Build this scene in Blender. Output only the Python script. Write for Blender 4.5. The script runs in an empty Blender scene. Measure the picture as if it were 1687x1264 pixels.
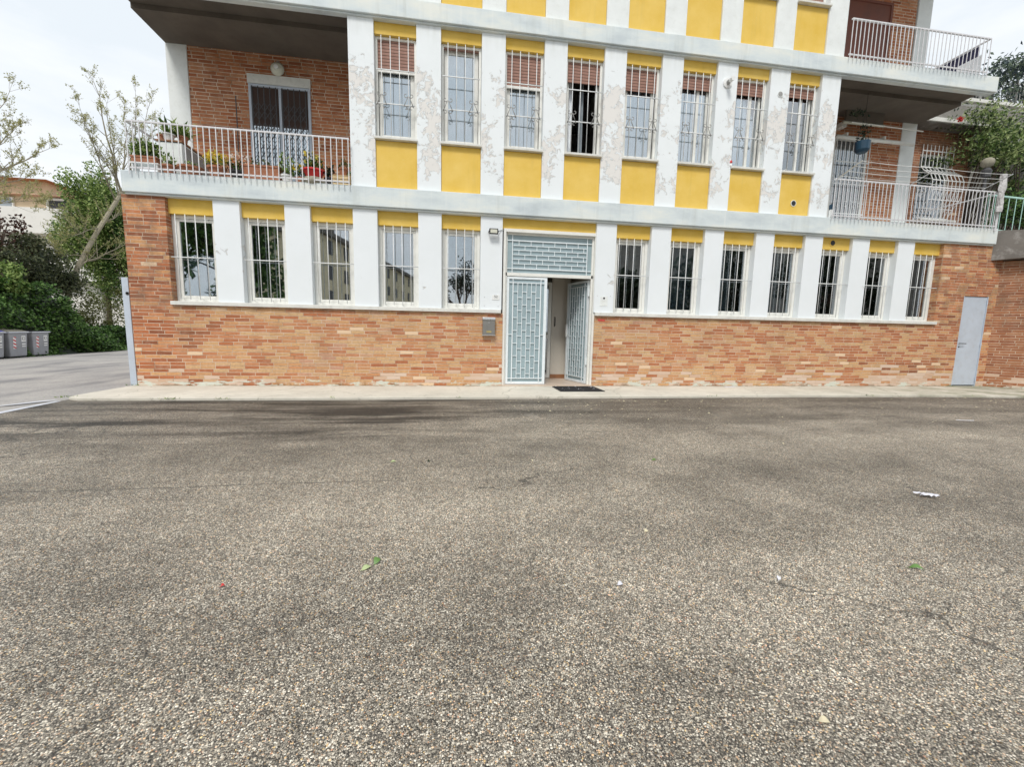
import bpy, bmesh, math, random
from mathutils import Vector, Matrix
R = math.radians
random.seed(7)
S = bpy.context.scene
COL = S.collection

# ------------------------------------------------------------------ camera
F, YAW, PITCH, ROLL, CD, CH = 702.90, 0.150817, -0.125444, 0.020445, 8.9561, 1.19463
_cp, _sp = math.cos(PITCH), math.sin(PITCH)
FWD = Vector((math.sin(YAW)*_cp, math.cos(YAW)*_cp, _sp))
_rt = Vector((math.cos(YAW), -math.sin(YAW), 0)); _up = _rt.cross(FWD)
RT = math.cos(ROLL)*_rt + math.sin(ROLL)*_up
UP = -math.sin(ROLL)*_rt + math.cos(ROLL)*_up
CP = Vector((0, -CD, CH))
cam = bpy.data.objects.new("camera", bpy.data.cameras.new("camera"))
COL.objects.link(cam); S.camera = cam
m3 = Matrix((RT, UP, -FWD)).transposed()
cam.matrix_world = Matrix.Translation(CP) @ m3.to_4x4()
cam.data.sensor_width = 36; cam.data.lens = 36*F/1687
cam.data.clip_start = 0.05; cam.data.clip_end = 2000

# ------------------------------------------------------------------ world, sun, exposure
SUN_EL, SUN_AZ = R(52), R(200)      # azimuth measured from +Y clockwise: the sun stands behind the camera, a little left
w = bpy.data.worlds.new("World"); S.world = w; w.use_nodes = True
nt = w.node_tree; nt.nodes.clear()
def wn(t, **k):
    n = nt.nodes.new(t)
    for a, b in k.items(): setattr(n, a, b)
    return n
wo = wn('ShaderNodeOutputWorld'); bg = wn('ShaderNodeBackground'); bg.inputs[1].default_value = 0.086
sky = wn('ShaderNodeTexSky', sky_type='NISHITA', sun_disc=False, sun_elevation=SUN_EL, sun_rotation=SUN_AZ)
tc = wn('ShaderNodeTexCoord'); mp = wn('ShaderNodeMapping'); mp.inputs['Scale'].default_value = (1.0, 1.0, 3.2)
mp.inputs['Location'].default_value = (0.35, 0.2, 0.1)
nz = wn('ShaderNodeTexNoise'); nz.inputs['Scale'].default_value = 2.3; nz.inputs['Detail'].default_value = 7; nz.inputs['Roughness'].default_value = 0.55
cr = wn('ShaderNodeValToRGB'); cr.color_ramp.elements[0].position = 0.38; cr.color_ramp.elements[0].color = (9.2, 9.9, 10.5, 1)
cr.color_ramp.elements[1].position = 0.6; cr.color_ramp.elements[1].color = (11.2, 11.4, 11.7, 1)
mx = wn('ShaderNodeMix', data_type='RGBA'); mx.inputs[0].default_value = 0.93
nt.links.new(tc.outputs['Generated'], mp.inputs[0]); nt.links.new(mp.outputs[0], nz.inputs['Vector'])
nt.links.new(nz.outputs[0], cr.inputs[0]); nt.links.new(sky.outputs[0], mx.inputs[6]); nt.links.new(cr.outputs[0], mx.inputs[7])
nt.links.new(mx.outputs[2], bg.inputs[0]); nt.links.new(bg.outputs[0], wo.inputs[0])
sl = bpy.data.lights.new("sun", 'SUN'); sl.energy = 2.1; sl.angle = R(15); sl.color = (1, 0.965, 0.91)
so = bpy.data.objects.new("sun", sl); COL.objects.link(so)
sd = Vector((math.sin(SUN_AZ)*math.cos(SUN_EL), math.cos(SUN_AZ)*math.cos(SUN_EL), math.sin(SUN_EL)))
so.rotation_euler = (-sd).to_track_quat('-Z', 'Y').to_euler()
S.view_settings.view_transform = 'Standard'; S.view_settings.look = 'None'
S.view_settings.exposure = 0.19; S.view_settings.gamma = 1
S.render.engine = 'CYCLES'
S.cycles.max_bounces = 8; S.cycles.transparent_max_bounces = 16

# ------------------------------------------------------------------ helpers: pixel ray -> point on a real plane
def ray(u, v): return FWD + (u-843.5)/F*RT - (v-632)/F*UP
def atX(u, v, x): d = ray(u, v); return CP + d*((x-CP.x)/d.x)
def atY(u, v, y): d = ray(u, v); return CP + d*((y-CP.y)/d.y)
def atZ(u, v, z): d = ray(u, v); return CP + d*((z-CP.z)/d.z)

# ------------------------------------------------------------------ materials
class NT:
    def __init__(s, name):
        s.m = bpy.data.materials.new(name); s.m.use_nodes = True; s.t = s.m.node_tree; s.t.nodes.clear()
        s.out = s.n('ShaderNodeOutputMaterial'); s.p = s.n('ShaderNodeBsdfPrincipled'); s.l(s.p.outputs[0], s.out.inputs[0])
    def n(s, t, **k):
        x = s.t.nodes.new(t)
        for a, b in k.items(): setattr(x, a, b)
        return x
    def l(s, a, b): s.t.links.new(a, b)
    def put(s, sock, v):
        if hasattr(v, 'is_output'): s.l(v, sock)
        else: sock.default_value = v
    def math(s, op, a, b=0.0, c=None, clamp=False):
        x = s.n('ShaderNodeMath', operation=op, use_clamp=clamp); s.put(x.inputs[0], a); s.put(x.inputs[1], b)
        if c is not None: s.put(x.inputs[2], c)
        return x.outputs[0]
    def mix(s, f, a, b, mode='MIX'):
        x = s.n('ShaderNodeMix', data_type='RGBA', blend_type=mode); s.put(x.inputs[0], f)
        s.put(x.inputs[6], a if hasattr(a, 'is_output') else (*a, 1)[:4]); s.put(x.inputs[7], b if hasattr(b, 'is_output') else (*b, 1)[:4])
        return x.outputs[2]
    def coord(s, scale=(1, 1, 1), loc=(0, 0, 0), kind='Object'):
        t = s.n('ShaderNodeTexCoord'); m = s.n('ShaderNodeMapping'); m.inputs['Scale'].default_value = scale; m.inputs['Location'].default_value = loc
        s.l(t.outputs[kind], m.inputs[0]); return m.outputs[0]
    def noise(s, vec, scale, detail=4, rough=0.5, dist=0.0):
        x = s.n('ShaderNodeTexNoise'); s.l(vec, x.inputs['Vector']); x.inputs['Scale'].default_value = scale
        x.inputs['Detail'].default_value = detail; x.inputs['Roughness'].default_value = rough; x.inputs['Distortion'].default_value = dist
        return x.outputs[0]
    def rng(s, v, a, b, c=0.0, d=1.0, smooth=False):
        x = s.n('ShaderNodeMapRange'); s.put(x.inputs[0], v)
        for i, q in enumerate((a, b, c, d)): s.put(x.inputs[i+1], q)
        if smooth: x.interpolation_type = 'SMOOTHSTEP'
        return x.outputs[0]
    def ramp(s, v, stops, interp='LINEAR'):
        x = s.n('ShaderNodeValToRGB'); s.l(v, x.inputs[0]); e = x.color_ramp; e.interpolation = interp
        while len(e.elements) < len(stops): e.elements.new(0.5)
        for el, (p, c) in zip(e.elements, stops): el.position = p; el.color = (*c, 1)[:4]
        return x.outputs[0]
    def sep(s, vec):
        x = s.n('ShaderNodeSeparateXYZ'); s.l(vec, x.inputs[0]); return x.outputs
    def comb(s, a, b, c=0.0):
        x = s.n('ShaderNodeCombineXYZ')
        for i, q in enumerate((a, b, c)): s.put(x.inputs[i], q)
        return x.outputs[0]
    def bump(s, h, strength=0.3, dist=0.01):
        b = s.n('ShaderNodeBump'); b.inputs['Strength'].default_value = strength; b.inputs['Distance'].default_value = dist
        s.l(h, b.inputs['Height']); s.l(b.outputs[0], s.p.inputs['Normal'])
    def base(s, c, rough=0.6, metal=0.0, spec=0.5):
        s.put(s.p.inputs['Base Color'], c if hasattr(c, 'is_output') else (*c, 1)[:4]); s.put(s.p.inputs['Roughness'], rough)
        s.p.inputs['Metallic'].default_value = metal; s.p.inputs['Specular IOR Level'].default_value = spec

def worn(name, c, rough=0.55, var=0.15, scale=6, metal=0.0, bumpy=0.0, dirt=None, dirt_amt=0.3):
    k = NT(name); v = k.coord(); n = k.noise(v, scale, 5, 0.6)
    lo = tuple(x*(1-var) for x in c); hi = tuple(min(1, x*(1+var)) for x in c)
    col = k.ramp(n, [(0.3, lo), (0.7, hi)])
    if dirt:
        n2 = k.noise(v, scale*2.7, 8, 0.7); col = k.mix(k.rng(n2, 0.52, 0.72, 0, dirt_amt), col, dirt)
    k.base(col, k.rng(n, 0.3, 0.7, rough-0.08, rough+0.1), metal)
    if bumpy: k.bump(k.noise(v, scale*12, 4, 0.6), bumpy, 0.004)
    return k.m

def brick_mat(name, stops, patch=True, h=0.0655, wd=0.262, mj=0.0, pinkx=True):
    k = NT(name); P = k.coord(); x, y, z = k.sep(P)[:3]
    U = k.math('ADD', x, y)
    wob = k.noise(P, 3.0, 2); U = k.math('ADD', U, k.math('MULTIPLY', k.math('SUBTRACT', wob, 0.5), 0.012))
    V = k.math('ADD', k.math('DIVIDE', z, h), k.math('MULTIPLY', k.math('SUBTRACT', k.noise(P, 1.7, 3), 0.5), 0.16))
    row = k.math('FLOOR', V)
    wn_ = k.n('ShaderNodeTexWhiteNoise', noise_dimensions='1D'); k.l(row, wn_.inputs['W'])
    u = k.math('ADD', k.math('DIVIDE', U, wd), k.math('MULTIPLY', wn_.outputs[0], 5.3))
    bi = k.math('FLOOR', u); fu = k.math('FRACT', u); fv = k.math('FRACT', V)
    wid = k.n('ShaderNodeTexWhiteNoise', noise_dimensions='2D'); k.l(k.comb(bi, row), wid.inputs['Vector'])
    eu = k.math('MULTIPLY', k.math('MINIMUM', fu, k.math('SUBTRACT', 1.0, fu)), wd)
    ev = k.math('MULTIPLY', k.math('MINIMUM', fv, k.math('SUBTRACT', 1.0, fv)), h)
    e = k.math('MINIMUM', eu, ev)
    grit = k.noise(P, 90, 3, 0.7)
    e2 = k.math('ADD', e, k.math('MULTIPLY', k.math('SUBTRACT', grit, 0.5), 0.004))
    isb = k.rng(e2, 0.0036+mj, 0.0060+mj, 0, 1, True)
    # position of the brick, for tones that change brick by brick
    q = k.comb(k.math('MULTIPLY', bi, wd), k.math('MULTIPLY', row, h*1.6))
    reg = k.noise(q, 0.55, 3, 0.6)
    val = k.math('ADD', k.math('MULTIPLY', wid.outputs[0], 0.64), k.math('MULTIPLY', reg, 0.50))
    if patch: val = k.math('SUBTRACT', k.math('ADD', val, 0.07), k.math('ADD', k.rng(x, -3.0, -5.4, 0.0, 0.22), k.rng(x, 4.5, 12.0, 0.0, 0.13)))
    bc = k.ramp(val, stops)
    bc = k.mix(k.rng(k.noise(P, 26, 5, 0.7), 0.35, 0.75, 0, 0.45), bc, (0.20, 0.10, 0.055))
    bc = k.mix(k.rng(k.noise(P, 1.1, 7, 0.7), 0.45, 0.75, 0, 0.45), bc, (0.26, 0.15, 0.09))
    bc = k.mix(k.rng(k.noise(P, 7, 5, 0.7), 0.5, 0.8, 0, 0.4), bc, (0.62, 0.42, 0.30))
    mortar = k.mix(k.rng(k.noise(P, 3.2, 6, 0.7), 0.33, 0.55), (0.25, 0.165, 0.10), (0.62, 0.50, 0.385))
    if patch:
        qx = k.comb(k.math('MULTIPLY', bi, wd), 3.7, 0.0)
        hgt_ = k.math('ADD', k.math('MULTIPLY', k.math('SUBTRACT', k.noise(qx, 1.25, 1.0), 0.525), 4.2), k.math('MULTIPLY', k.math('SUBTRACT', wid.outputs[0], 0.5), 0.16))
        pm = k.rng(k.math('SUBTRACT', k.math('MINIMUM', hgt_, 0.50), k.math('MULTIPLY', row, h)), -0.01, 0.0)
        wv = wid.outputs[0]
        bc = k.mix(pm, bc, k.ramp(wv, [(0, (0.60, 0.43, 0.32)), (0.5, (0.66, 0.52, 0.42)), (1, (0.58, 0.39, 0.27))]))
        # sparse pale replacement bricks
        bc = k.mix(k.rng(wid.outputs[0], 0.985, 0.987), bc, (0.74, 0.54, 0.36))
        salt = k.math('SUBTRACT', k.noise(k.coord((0.45, 0.45, 2.2)), 4.5, 9, 0.75), k.rng(z, 0.09, 0.24, 0.0, 0.30))
        sm = k.rng(salt, 0.525, 0.55, 0, 0.9)
        dark = k.rng(k.math('SUBTRACT', k.noise(P, 2.2, 6, 0.7), k.rng(z, 0.0, 0.16, -0.02, 0.4)), 0.44, 0.55, 0, 0.6)
    col = k.mix(isb, mortar, bc)
    if patch:
        col = k.mix(dark, col, (0.16, 0.11, 0.06)); col = k.mix(sm, col, (0.62, 0.66, 0.58))
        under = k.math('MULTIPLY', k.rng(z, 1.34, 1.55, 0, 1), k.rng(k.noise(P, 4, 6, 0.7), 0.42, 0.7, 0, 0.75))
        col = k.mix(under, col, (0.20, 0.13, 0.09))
    k.base(col, 0.85, 0, 0.25)
    hh = k.math('ADD', isb, k.math('MULTIPLY', grit, 0.35)); k.bump(hh, 0.55, 0.006)
    return k.m

def plaster_mat(name, amount, zlo, zhi, base=(0.80, 0.83, 0.84), under=(0.70, 0.645, 0.60)):
    k = NT(name); P = k.coord(); x, y, z = k.sep(P)[:3]
    n = k.math('ADD', k.math('MULTIPLY', k.noise(k.coord((1, 1, 0.7), (7.3, 0, 0)), 1.9, 2), 0.45), k.math('MULTIPLY', k.noise(P, 7.0, 11, 0.72, 0.7), 0.55))
    fade = k.math('MULTIPLY', k.rng(z, zlo, zlo+0.35, 0, 1), k.rng(z, zhi-0.6, zhi, 1, 0))
    pier = k.n('ShaderNodeTexWhiteNoise', noise_dimensions='1D'); k.l(k.math('FLOOR', k.math('DIVIDE', k.math('ADD', x, 2.2), 1.2376)), pier.inputs['W'])
    n = k.math('SUBTRACT', n, k.math('MULTIPLY', pier.outputs[0], 0.05))
    th = k.math('SUBTRACT', n, k.math('MULTIPLY', k.math('SUBTRACT', 1.0, fade), 0.13))
    a0 = 0.56 - amount
    m = k.rng(th, a0, a0+0.006)
    edge = k.math('MULTIPLY', k.rng(th, a0-0.009, a0-0.001), k.rng(th, a0+0.003, a0+0.012, 1, 0))
    fleck = k.math('MULTIPLY', k.rng(k.noise(P, 14, 8, 0.75, 0.5), 0.66, 0.67), fade)
    grime = k.noise(P, 1.3, 6, 0.6)
    c = k.mix(k.rng(grime, 0.35, 0.75, 0, 0.5), base, (0.72, 0.76, 0.77))
    c = k.mix(m, c, under); c = k.mix(k.math('MULTIPLY', edge, 0.5), c, (0.34, 0.34, 0.32)); c = k.mix(k.math('MULTIPLY', fleck, 0.35), c, under)
    # streaky greyer tone towards the tops of the upper pilasters
    s1 = k.math('MULTIPLY', k.rng(z, 6.5, 6.88, 0, 0.30), k.rng(k.noise(k.coord((4, 4, 0.6)), 2.5, 4), 0.35, 0.7))
    c = k.mix(s1, c, (0.42, 0.43, 0.36))
    k.base(c, 0.8, 0, 0.2)
    h = k.math('ADD', k.math('MULTIPLY', m, -1.0), k.math('MULTIPLY', k.noise(P, 160, 3, 0.6), 0.5)); k.bump(h, 0.7, 0.006)
    return k.m

M = {}
ST_WARM = [(0.14, (0.26, 0.085, 0.04)), (0.32, (0.47, 0.165, 0.072)), (0.50, (0.58, 0.25, 0.12)), (0.68, (0.65, 0.37, 0.175)), (0.85, (0.68, 0.45, 0.24)), (0.98, (0.60, 0.33, 0.22))]
ST_RED = [(0.15, (0.27, 0.075, 0.035)), (0.40, (0.48, 0.155, 0.065)), (0.65, (0.57, 0.22, 0.10)), (0.9, (0.62, 0.29, 0.15))]
ST_DARK = [(0.15, (0.20, 0.065, 0.035)), (0.45, (0.33, 0.12, 0.06)), (0.7, (0.42, 0.17, 0.08)), (0.95, (0.45, 0.22, 0.12))]
M['brick'] = brick_mat('brick_ground', ST_WARM)
M['brick_pier'] = brick_mat('brick_pier', [(p+0.02, (c[0]*1.06, c[1]*0.98, c[2]*0.92)) for p, c in ST_WARM])
M['brick_loggia'] = brick_mat('brick_loggia', [(p, tuple(q*0.9 for q in c)) for p, c in ST_RED], False, 0.071, 0.27, 0.0022)
M['brick_dark'] = brick_mat('brick_dark', ST_DARK)
M['paint_up'] = plaster_mat('peeling_white_paint', 0.066, 3.95, 6.6, (0.82, 0.86, 0.88), (0.755, 0.74, 0.715))
M['paint_low'] = plaster_mat('white_paint', -0.045, 1.62, 3.2, (0.80, 0.84, 0.87), (0.73, 0.72, 0.70))
M['white_wall'] = worn('white_plaster', (0.76, 0.79, 0.78), 0.8, 0.06, 3, bumpy=0.2, dirt=(0.5, 0.52, 0.46), dirt_amt=0.25)
def yellow():
    k = NT('yellow_paint'); P = k.coord(); n = k.noise(P, 2.0, 6, 0.6)
    c = k.ramp(n, [(0.3, (0.72, 0.475, 0.08)), (0.7, (0.80, 0.565, 0.15))])
    c = k.mix(k.rng(k.noise(k.coord((9, 9, 0.7)), 1.0, 6, 0.65), 0.55, 0.85, 0, 0.30), c, (0.50, 0.37, 0.12)); c = k.mix(k.rng(k.noise(P, 24, 7, 0.75), 0.60, 0.72, 0, 0.35), c, (0.80, 0.72, 0.42))
    k.base(c, 0.75, 0, 0.25); k.bump(k.noise(P, 120, 4, 0.7), 0.5, 0.004); return k.m
M['yellow'] = yellow()
def slab():
    k = NT('slab_concrete'); P = k.coord(); n = k.noise(k.coord((0.6, 1, 1.6)), 1.6, 7, 0.6)
    c = k.ramp(n, [(0.32, (0.52, 0.58, 0.61)), (0.5, (0.65, 0.71, 0.72)), (0.66, (0.76, 0.78, 0.73))])
    dr = k.noise(k.coord((14, 14, 0.5)), 1.0, 4, 0.6)
    c = k.mix(k.rng(dr, 0.56, 0.75, 0, 0.35), c, (0.80, 0.82, 0.80))
    c = k.mix(k.rng(k.noise(k.coord((5, 5, 0.4), (3, 0, 0)), 1.0, 5, 0.6), 0.55, 0.8, 0, 0.4), c, (0.40, 0.42, 0.38))
    k.base(c, 0.85, 0, 0.2); k.bump(k.noise(P, 60, 5, 0.7), 0.3, 0.004); return k.m
M['slab'] = slab()
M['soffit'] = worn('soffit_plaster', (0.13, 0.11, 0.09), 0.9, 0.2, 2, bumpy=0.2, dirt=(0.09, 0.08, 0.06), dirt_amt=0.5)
M['sill'] = worn('sill_stone', (0.68, 0.68, 0.64), 0.6, 0.08, 5, bumpy=0.2, dirt=(0.35, 0.34, 0.3), dirt_amt=0.4)
M['frame'] = worn('window_frame_paint', (0.78, 0.78, 0.74), 0.4, 0.05, 6, dirt=(0.5, 0.48, 0.42), dirt_amt=0.3)
M['bar'] = worn('white_iron', (0.74, 0.76, 0.76), 0.4, 0.08, 9, dirt=(0.45, 0.33, 0.25), dirt_amt=0.35)
M['bar_side'] = worn('rail_iron', (0.66, 0.66, 0.68), 0.4, 0.1, 9, dirt=(0.36, 0.26, 0.2), dirt_amt=0.4)
M['scroll'] = worn('scroll_iron', (0.30, 0.30, 0.29), 0.5, 0.2, 20)
M['gatebar'] = worn('gate_paint', (0.78, 0.84, 0.87), 0.35, 0.05, 6, dirt=(0.45, 0.42, 0.38), dirt_amt=0.2)
M['frost'] = worn('frosted_glass', (0.31, 0.40, 0.43), 0.18, 0.10, 3)
M['dark_iron'] = worn('dark_iron', (0.06, 0.06, 0.065), 0.5, 0.2, 9)
M['grey_steel'] = worn('grey_steel_door', (0.50, 0.56, 0.64), 0.45, 0.07, 2.5, bumpy=0.05, dirt=(0.35, 0.33, 0.3), dirt_amt=0.25)
M['black'] = worn('black_plastic', (0.02, 0.02, 0.022), 0.45, 0.2, 9)
M['mailbox'] = worn('mailbox_metal', (0.24, 0.235, 0.22), 0.35, 0.1, 8, metal=0.4)
M['bright_metal'] = worn('bright_metal', (0.62, 0.63, 0.64), 0.3, 0.1, 8, metal=0.7)
M['brass'] = worn('brass', (0.55, 0.45, 0.2), 0.35, 0.1, 8, metal=0.7)
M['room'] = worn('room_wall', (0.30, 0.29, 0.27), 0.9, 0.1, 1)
M['hall'] = worn('hall_wall', (0.60, 0.56, 0.49), 0.8, 0.05, 1)
M['tile'] = worn('hall_tile', (0.56, 0.45, 0.36), 0.4, 0.12, 3)
M['curtain'] = worn('curtain', (0.80, 0.83, 0.86), 0.9, 0.10, 7)
M['drape'] = worn('grey_curtain', (0.30, 0.34, 0.37), 0.9, 0.1, 3)
M['blind'] = worn('dark_blind', (0.17, 0.205, 0.24), 0.9, 0.12, 3)
M['wood'] = worn('wood_cabinet', (0.28, 0.13, 0.06), 0.5, 0.2, 4)
M['crate'] = worn('crate_wood', (0.66, 0.50, 0.28), 0.8, 0.15, 8, dirt=(0.3, 0.2, 0.1), dirt_amt=0.4)
M['terracotta'] = worn('terracotta', (0.36, 0.145, 0.075), 0.8, 0.18, 9, bumpy=0.15, dirt=(0.6, 0.5, 0.42), dirt_amt=0.4)
M['terracotta_tiles'] = worn('roof_terracotta', (0.42, 0.24, 0.15), 0.9, 0.25, 1.4)
M['soil'] = worn('soil', (0.06, 0.04, 0.025), 1, 0.3, 20)
M['white_gloss'] = worn('white_ceramic', (0.78, 0.79, 0.78), 0.3, 0.04, 6)
M['cloth_grey'] = worn('grey_cloth', (0.50, 0.49, 0.49), 0.9, 0.35, 14)
M['navy'] = worn('navy_cloth', (0.03, 0.03, 0.08), 0.8, 0.3, 12)
M['red'] = worn('red_plastic', (0.58, 0.03, 0.03), 0.35, 0.1, 6)
M['blue'] = worn('blue_plastic', (0.012, 0.05, 0.09), 0.35, 0.15, 6)
M['blue2'] = worn('blue_lid', (0.04, 0.05, 0.55), 0.4, 0.15, 6)
M['purple'] = worn('purple_leaf', (0.10, 0.03, 0.06), 0.6, 0.3, 20)
M['sack'] = worn('sackcloth', (0.30, 0.28, 0.22), 0.9, 0.15, 20)
M['cream_wall'] = worn('cream_render', (0.80, 0.70, 0.48), 0.9, 0.08, 0.8, dirt=(0.4, 0.34, 0.24), dirt_amt=0.3)
M['white_far'] = worn('white_render', (0.74, 0.72, 0.68), 0.9, 0.06, 0.6, dirt=(0.45, 0.43, 0.38), dirt_amt=0.35)
M['peach_wall'] = worn('peach_render', (0.64, 0.51, 0.35), 0.9, 0.06, 0.8)
M['dark_concrete'] = worn('dark_concrete', (0.17, 0.155, 0.14), 0.9, 0.25, 2.2, bumpy=0.4, dirt=(0.45, 0.44, 0.42), dirt_amt=0.55)
M['old_wall'] = worn('old_wall', (0.22, 0.21, 0.19), 0.9, 0.3, 1.6, bumpy=0.4, dirt=(0.38, 0.36, 0.32), dirt_amt=0.5)
M['binbody'] = worn('bin_plastic', (0.30, 0.31, 0.335), 0.5, 0.14, 3, dirt=(0.35, 0.34, 0.33), dirt_amt=0.5)
M['binrim'] = worn('bin_rim', (0.55, 0.57, 0.62), 0.5, 0.08, 5)
M['bark'] = worn('pale_bark', (0.26, 0.235, 0.17), 0.9, 0.3, 9, bumpy=0.4)
M['bark_dark'] = worn('dark_bark', (0.12, 0.09, 0.07), 0.9, 0.3, 9)
M['paper'] = worn('paper', (0.66, 0.66, 0.72), 0.7, 0.12, 22)
M['mat'] = worn('rubber_mat', (0.018, 0.018, 0.02), 0.8, 0.3, 20, bumpy=0.6, dirt=(0.12, 0.12, 0.11), dirt_amt=0.2)
M['dirt'] = worn('bare_ground', (0.12, 0.11, 0.07), 1, 0.3, 0.5)
M['lampglass'] = worn('lamp_glass', (0.62, 0.62, 0.52), 0.2, 0.08, 12)
M['green_rail'] = worn('green_rail', (0.42, 0.66, 0.60), 0.4, 0.08, 9)
M['graffiti_red'] = worn('red_sticker', (0.55, 0.06, 0.05), 0.6, 0.2, 20)
M['shutter_dark'] = worn('dark_shutter', (0.055, 0.03, 0.022), 0.7, 0.3, 3)
M['shutter_red'] = worn('red_shutter', (0.16, 0.05, 0.03), 0.6, 0.2, 3)

def shutter():
    k = NT('roller_shutter'); P = k.coord(); z = k.sep(P)[2]
    f = k.math('FRACT', k.math('DIVIDE', z, 0.058)); ln = k.rng(f, 0.10, 0.22, 0, 1)
    c = k.mix(k.noise(P, 5, 5, 0.6), (0.28, 0.15, 0.115), (0.38, 0.22, 0.17)); c = k.mix(ln, (0.06, 0.03, 0.025), c)
    k.base(c, 0.55, 0, 0.3); k.bump(k.math('MINIMUM', k.math('MULTIPLY', f, 3.0), 1.0), 0.6, 0.006); return k.m
M['shutter'] = shutter()
def glass(name, fac, tint=(0.85, 0.9, 0.92)):
    k = NT(name); k.t.nodes.remove(k.p)
    g = k.n('ShaderNodeBsdfGlossy'); g.inputs['Roughness'].default_value = 0.015; g.inputs['Color'].default_value = (0.93, 0.97, 1, 1)
    t = k.n('ShaderNodeBsdfTransparent'); t.inputs[0].default_value = (*tint, 1)
    b = k.n('ShaderNodeBump'); b.inputs['Strength'].default_value = 0.02; b.inputs['Distance'].default_value = 0.02
    k.l(k.noise(k.coord(), 1.5, 2), b.inputs['Height']); k.l(b.outputs[0], g.inputs['Normal'])
    fr = k.n('ShaderNodeFresnel'); fr.inputs[0].default_value = 1.5
    mx = k.n('ShaderNodeMixShader'); k.l(k.math('ADD', fr.outputs[0], fac, clamp=True), mx.inputs[0])
    k.l(t.outputs[0], mx.inputs[1]); k.l(g.outputs[0], mx.inputs[2]); k.l(mx.outputs[0], k.out.inputs[0]); return k.m
M['glass'] = glass('window_glass', 0.27); M['glass_up'] = glass('upper_window_glass', 0.32)

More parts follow.
